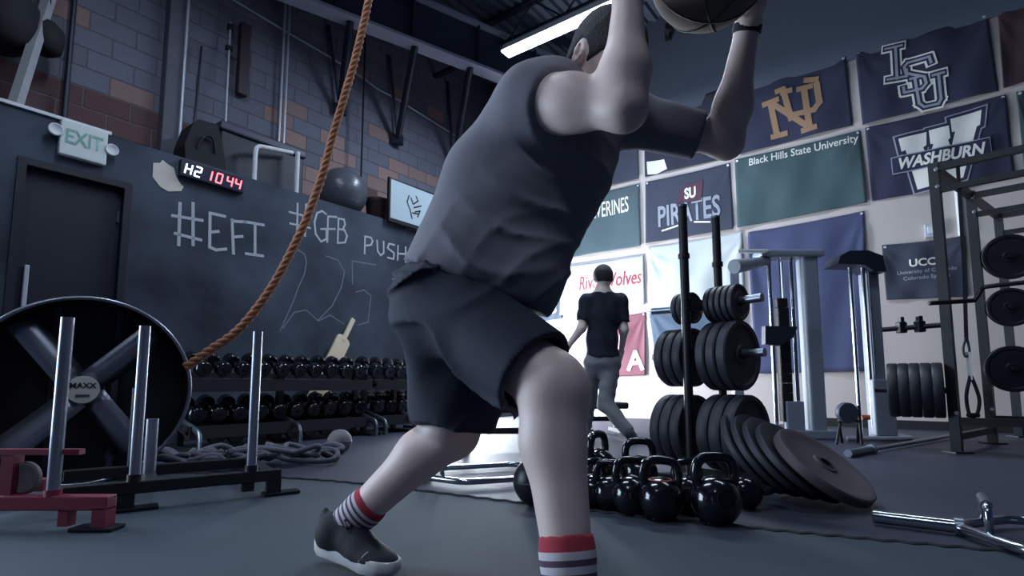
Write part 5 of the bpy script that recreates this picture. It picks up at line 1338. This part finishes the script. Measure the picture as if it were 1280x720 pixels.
# socks with striped cuffs
def sock_mat(name, top, axis, stops):
    m = bpy.data.materials.new(name); m.use_nodes = True; N = m.node_tree.nodes; L = m.node_tree.links; b = N['Principled BSDF']; b.inputs['Roughness'].default_value = 0.95
    tcn = N.new('ShaderNodeTexCoord'); sb = N.new('ShaderNodeVectorMath'); sb.operation = 'SUBTRACT'; sb.inputs[1].default_value = top
    dt_ = N.new('ShaderNodeVectorMath'); dt_.operation = 'DOT_PRODUCT'; dt_.inputs[1].default_value = Vector(axis) / 0.2
    L.new(tcn.outputs['Object'], sb.inputs[0]); L.new(sb.outputs[0], dt_.inputs[0])
    cr = N.new('ShaderNodeValToRGB'); cr.color_ramp.interpolation = 'CONSTANT'
    el = cr.color_ramp.elements
    for i, (p, c) in enumerate(stops):
        e = el[i] if i < 2 else el.new(p / 0.2)
        e.position = p / 0.2; e.color = (*lin(c), 1)
    L.new(dt_.outputs['Value'], cr.inputs[0]); L.new(cr.outputs[0], b.inputs['Base Color'])
    return m
cR, cW, cP = (176, 62, 76), (206, 200, 206), (92, 74, 94)
def stops(red, step, n):
    s = [(0.0, cR)]; p = red
    for i in range(n): s += [(p, cW), (p + step * 0.55, cP)]; p += step
    s.append((p, cW)); return s
for kn, an, L0, lab, st_ in ((kneeR, ankR, 0.100, 'R', stops(0.028, 0.026, 5)), (kneeL, ankL, 0.104, 'L', stops(0.018, 0.017, 6))):
    ax = (an - kn).normalized(); top = an - ax * L0
    S_ = Solid(tuple(an - Vector((.3, .3, .12))), tuple(an + Vector((.3, .3, .3))), 0.005)
    S_.cap(top - ax * 0.05, top + ax * 0.05, 0.0555, 0.050, k=0.03, clips=[(top, tuple(-ax))]); S_.cap(top + ax * 0.04, an, 0.050, 0.046, k=0.03, clips=[(top, tuple(-ax))]); S_.ell(an, (0.049,) * 3, k=0.02)
    S_.cap(top - ax * 0.03, top + ax * 0.02, 0.046, 0.046, op='sub')
    link('sock', S_.mesh('sock', root_p), sock_mat('striped_sock_' + lab, top - root_p, ax, st_), man)
# shoes
def shoe(hl_, fd_, an):
    upf = (ZV - fd_ * fd_.z).normalized(); sdv = upf.cross(fd_).normalized()
    A_ = lambda x, y, z: hl_ + fd_ * x + sdv * y + upf * z
    S_ = Solid(tuple(hl_ - Vector((.2, .32, .06))), tuple(hl_ + Vector((.38, .2, .25))), 0.0055); axs = (tuple(fd_), tuple(sdv), tuple(upf))
    S_.ell(A_(0.045, 0, 0.055), (0.05, 0.039, 0.06), axs, k=0.03); S_.cap(A_(0.05, 0, 0.06), A_(0.15, 0, 0.05), 0.042, 0.042, k=0.03)
    S_.ell(A_(0.205, 0, 0.036), (0.085, 0.050, 0.034), axs, k=0.03); S_.cap(A_(0.12, 0, 0.075), A_(0.2, 0, 0.045), 0.03, 0.025, k=0.03)
    S_.cap(A_(0.05, 0, 0.07), an + (an - A_(0.05, 0, 0.07)).normalized() * 0.012, 0.047, 0.05, k=0.02); S_.cap(A_(0.0, 0, 0.1), A_(0.005, 0, 0.12), 0.012, 0.008, k=0.02)
    S_.cap(an, an + ZV * 0.09 + (an - A_(0.05, 0, 0.07)).normalized() * 0.03, 0.043, 0.046, op='sub')
    S_.cut(tuple(A_(0, 0, 0.024)), tuple(-upf))
    sh = link('shoe', S_.mesh('shoe', root_p), M_shoe, man)
    outl = [(-0.008, 0.0), (-0.002, 0.022), (0.02, 0.036), (0.08, 0.036), (0.14, 0.041), (0.2, 0.05), (0.25, 0.046), (0.282, 0.03), (0.294, 0.0), (0.284, -0.03), (0.25, -0.046), (0.2, -0.048), (0.14, -0.036), (0.08, -0.035), (0.02, -0.036), (-0.002, -0.022)]
    n = len(outl); vs = []; fs = []
    for sc_, z in ((0.90, 0.0), (0.98, 0.007), (1.03, 0.022), (1.02, 0.040), (0.95, 0.045)):
        for (x, y) in outl:
            k = z + (0.010 * max(0, (x - 0.22) / 0.07) if z < 0.02 else 0) + (0.006 if (x < 0.06 and z > 0.02) else 0)
            vs.append(A_(0.143 + (x - 0.143) * (1 + (sc_ - 1) * 0.3), y * sc_, k - 0.0) - root_p)
    for r in range(4):
        for i in range(n): fs.append((r * n + i, r * n + (i + 1) % n, (r + 1) * n + (i + 1) % n, (r + 1) * n + i))
    fs += [tuple(range(n - 1, -1, -1)), tuple(4 * n + i for i in range(n))]
    MB().add(vs, fs).build('sole', M_sole, sh, smooth=50)
    for i in range(4):
        x = 0.125 + 0.024 * i; z = 0.108 - 0.016 * i
        MB().tube(smooth_path([A_(x, -0.03, z - 0.02) - root_p, A_(x + 0.006, 0, z + 0.004) - root_p, A_(x + 0.004, 0.03, z - 0.02) - root_p], 4), 0.0032, 6).build('lace', M_shoe if i else M_black, sh, smooth=180)
    MB().tube(smooth_path([A_(0.12, 0, 0.112) - root_p, A_(0.115, -0.03, 0.12) - root_p, A_(0.14, -0.04, 0.105) - root_p, A_(0.125, -0.01, 0.112) - root_p], 5), 0.003, 6).build('bow', M_black, sh, smooth=180)
    S2 = MB()
    for sg in (-1, 1): S2.tube(smooth_path([A_(0.2, sg * 0.047, 0.034) - root_p, A_(0.215, sg * 0.04, 0.054) - root_p, A_(0.22, sg * 0.012, 0.068) - root_p], 4), 0.004, 6)
    S2.build('overlay', mat('shoe_grey', (120, 124, 136), 0.6), sh, smooth=180)
shoe(heelL, fdL, ankL); shoe(heelR, fdR, ankR)
# wristband
wx = (elL - wrL).normalized(); q = wrL + wx * 0.012 - root_p
MB().lathe([(0.0335, -0.012), (0.037, -0.01), (0.037, 0.01), (0.0335, 0.012)], 20, M=T(q) @ axis_to(wx)).build('wristband', M_blackm, man, smooth=50)
# the ball he lifts
bl = thing('slam_ball', 'green-grey medicine ball lifted in the man\'s hands', 'ball', T(ball_c))
MB().lathe([(RBALL * math.sin(PI * i / 24), -RBALL * math.cos(PI * i / 24)) for i in range(25)], 36).build('shell', mat('green_grey_leather', (104, 114, 108), 0.8, var=0.3, scale=6, tint=(126, 104, 92)), bl, smooth=180)
for a in (0, PI / 3, 2 * PI / 3): MB().tube([(RBALL * 1.002 * math.cos(a) * math.sin(t), RBALL * 1.002 * math.sin(a) * math.sin(t), RBALL * 1.002 * math.cos(t)) for t in [2 * PI * i / 40 for i in range(40)]], 0.003, 5, closed=True).build('seam', mat('dull_seam', (66, 70, 68), 0.7), bl)

# ------------------------------------------------------------------ the man walking in the background
YM = 5.15
g = lambda x, y, d=0.0: at_y(x, y, YM + d)
rp2 = Vector((g(752, 540).x, YM, 0.0))
m2 = thing('person', 'man in black tee and grey trousers walking away along the flag wall', 'person', T(rp2))
nk, hd_ = g(753, 366), g(754, 350)
shA, shB = g(733, 378, 0.0), g(775, 377, 0.0); hpA, hpB = g(742, 452), g(764, 452)
elA, haA = g(727, 410, -0.05), g(709, 434, 0.05); elB, haB = g(780, 412, -0.02), g(776, 440, 0.1)
knA, anA = g(736, 500, 0.3), g(731, 0, 0.45); anA = Vector((g(733, 540, .45).x, YM + .45, 0.09))
knB, anB = g(757, 505, -0.02), g(787, 541, -0.25)
bb_ = Solid((rp2.x - .5, YM - .65, -0.02), (rp2.x + .6, YM + .95, 1.75), 0.0115)
bb_.ell(g(753, 395), (0.155, 0.105, 0.19), k=0.05); bb_.ell(g(753, 425), (0.135, 0.10, 0.17), k=0.05); bb_.ell(g(753, 450), (0.145, 0.11, 0.11), k=0.05)
bb_.cap(shA, shB, 0.06, k=0.05); bb_.cap(nk - ZV * 0.03, hd_, 0.062, 0.06, k=0.04)
for q_ in (shA, shB): bb_.cap(nk + ZV * 0.0, q_.lerp(nk, 0.3) + ZV * 0.0, 0.055, 0.05, k=0.05)
bb_.ell(hd_ + ZV * 0.03, (0.088, 0.102, 0.115), k=0.02); bb_.ell(hd_ + Vector((-0.03, 0.05, -0.02)), (0.05, 0.05, 0.07), k=0.03)
for s_ in (-1, 1): bb_.ell(hd_ + Vector((s_ * 0.09, 0.0, 0.01)), (0.012, 0.02, 0.03), k=0.01)
for sh0, el0, ha0 in ((shA, elA, haA), (shB, elB, haB)):
    bb_.cap(sh0, el0, 0.052, 0.042, k=0.04); bb_.cap(el0, ha0, 0.042, 0.028, k=0.03)
    d = (ha0 - el0).normalized(); bb_.cap(ha0, ha0 + d * 0.09, 0.032, 0.024, k=0.02)
    for q in (-0.027, -0.009, 0.009, 0.027): bb_.cap(ha0 + d * 0.08 + Vector((0, q, 0)), ha0 + d * 0.16 + Vector((0.01, q, -0.01)), 0.011, 0.010, k=0.008)
    bb_.cap(ha0 + d * 0.03 + Vector((0, 0.03, 0)), ha0 + d * 0.09 + Vector((0, 0.05, 0)), 0.012, k=0.01)
for hp0, kn0, an0 in ((hpA, knA, anA), (hpB, knB, anB)):
    bb_.cap(hp0, kn0, 0.082, 0.058, k=0.04); bb_.cap(kn0, an0, 0.055, 0.036, k=0.04)
link('body', bb_.mesh('body', rp2), M_skin, m2)
ts = Solid((rp2.x - .5, YM - .5, 0.6), (rp2.x + .6, YM + .5, 1.6), 0.011)
ts.ell(g(753, 395), (0.172, 0.122, 0.20), k=0.05); ts.ell(g(753, 425), (0.155, 0.12, 0.19), k=0.05); ts.ell(g(753, 448), (0.165, 0.13, 0.12), k=0.05); ts.cap(shA, shB, 0.075, k=0.05)
for q_ in (shA, shB): ts.cap(nk - ZV * 0.02, q_.lerp(nk, 0.3), 0.068, 0.062, k=0.05)
for sh0, el0 in ((shA, elA), (shB, elB)): ts.cap(sh0, el0, 0.068, 0.066, k=0.04, clips=[(sh0.lerp(el0, 0.75), (el0 - sh0).normalized())])
ts.cut(tuple(g(753, 447)), (0, 0, -1)); ts.cut(tuple(nk + ZV * 0.0), (0, 0, 1))
ts.ripple(0.004, lambda X, Y, Z: np.sin((X + Z * 0.7) * 50 + 2 * np.sin(Z * 17)))
link('tee_shirt', ts.mesh('tee_shirt', rp2), mat('black_tee_cloth', (24, 27, 44), 0.9, var=0.12), m2)
tr = Solid((rp2.x - .5, YM - .65, 0.0), (rp2.x + .6, YM + .95, 0.95), 0.011)
tr.ell(g(753, 452), (0.155, 0.12, 0.11), k=0.05)
for hp0, kn0, an0 in ((hpA, knA, anA), (hpB, knB, anB)):
    tr.cap(hp0, kn0, 0.094, 0.075, k=0.04); tr.cap(kn0, an0, 0.074, 0.055, k=0.04, clips=[(an0, (an0 - kn0).normalized())])
tr.ripple(0.004, lambda X, Y, Z: np.sin((X * .4 + Z) * 60 + 2 * np.sin(X * 20)))
tr.cut(tuple(g(753, 443)), (0, 0, 1))
link('trousers', tr.mesh('trousers', rp2), mat('grey_trouser_cloth', (120, 122, 128), 0.9, var=0.12), m2)
hr = Solid(tuple(hd_ - Vector((.15, .15, .12))), tuple(hd_ + Vector((.15, .15, .2))), 0.008)
hr.ell(hd_ + Vector((0, -0.004, 0.04)), (0.096, 0.108, 0.112), k=0); hr.cut(tuple(hd_ + Vector((0, 0.05, 0.0))), tuple(Vector((-0.2, 0.8, -0.55)).normalized())); hr.cut(tuple(hd_ - ZV * 0.03), (0, 0, -1))
link('hair', hr.mesh('hair', rp2), M_hair, m2)
for an0, kn0, tdir in ((anA, knA, Vector((-0.2, 0.98, 0))), (anB, knB, Vector((0.45, 0.2, -0.5)))):
    d = tdir.normalized(); hl0 = an0 - d * 0.06 - ZV * (0.06 if d.z > -0.1 else 0.02) + (Vector((0.03, 0, -0.03)) if d.z < -0.1 else Vector((0, 0, 0)))
    s_ = Solid(tuple(an0 - Vector((.3, .3, .2))), tuple(an0 + Vector((.3, .4, .2))), 0.009)
    s_.cap(hl0, hl0 + d * 0.2, 0.042, 0.036, k=0.02); s_.cap(an0, hl0 + d * 0.05, 0.045, 0.045, k=0.02)
    s_.cut((0, 0, 0.003), (0, 0, -1))
    sh0 = link('shoe', s_.mesh('shoe', rp2), mat('grey_shoe', (70, 72, 82), 0.7), m2)
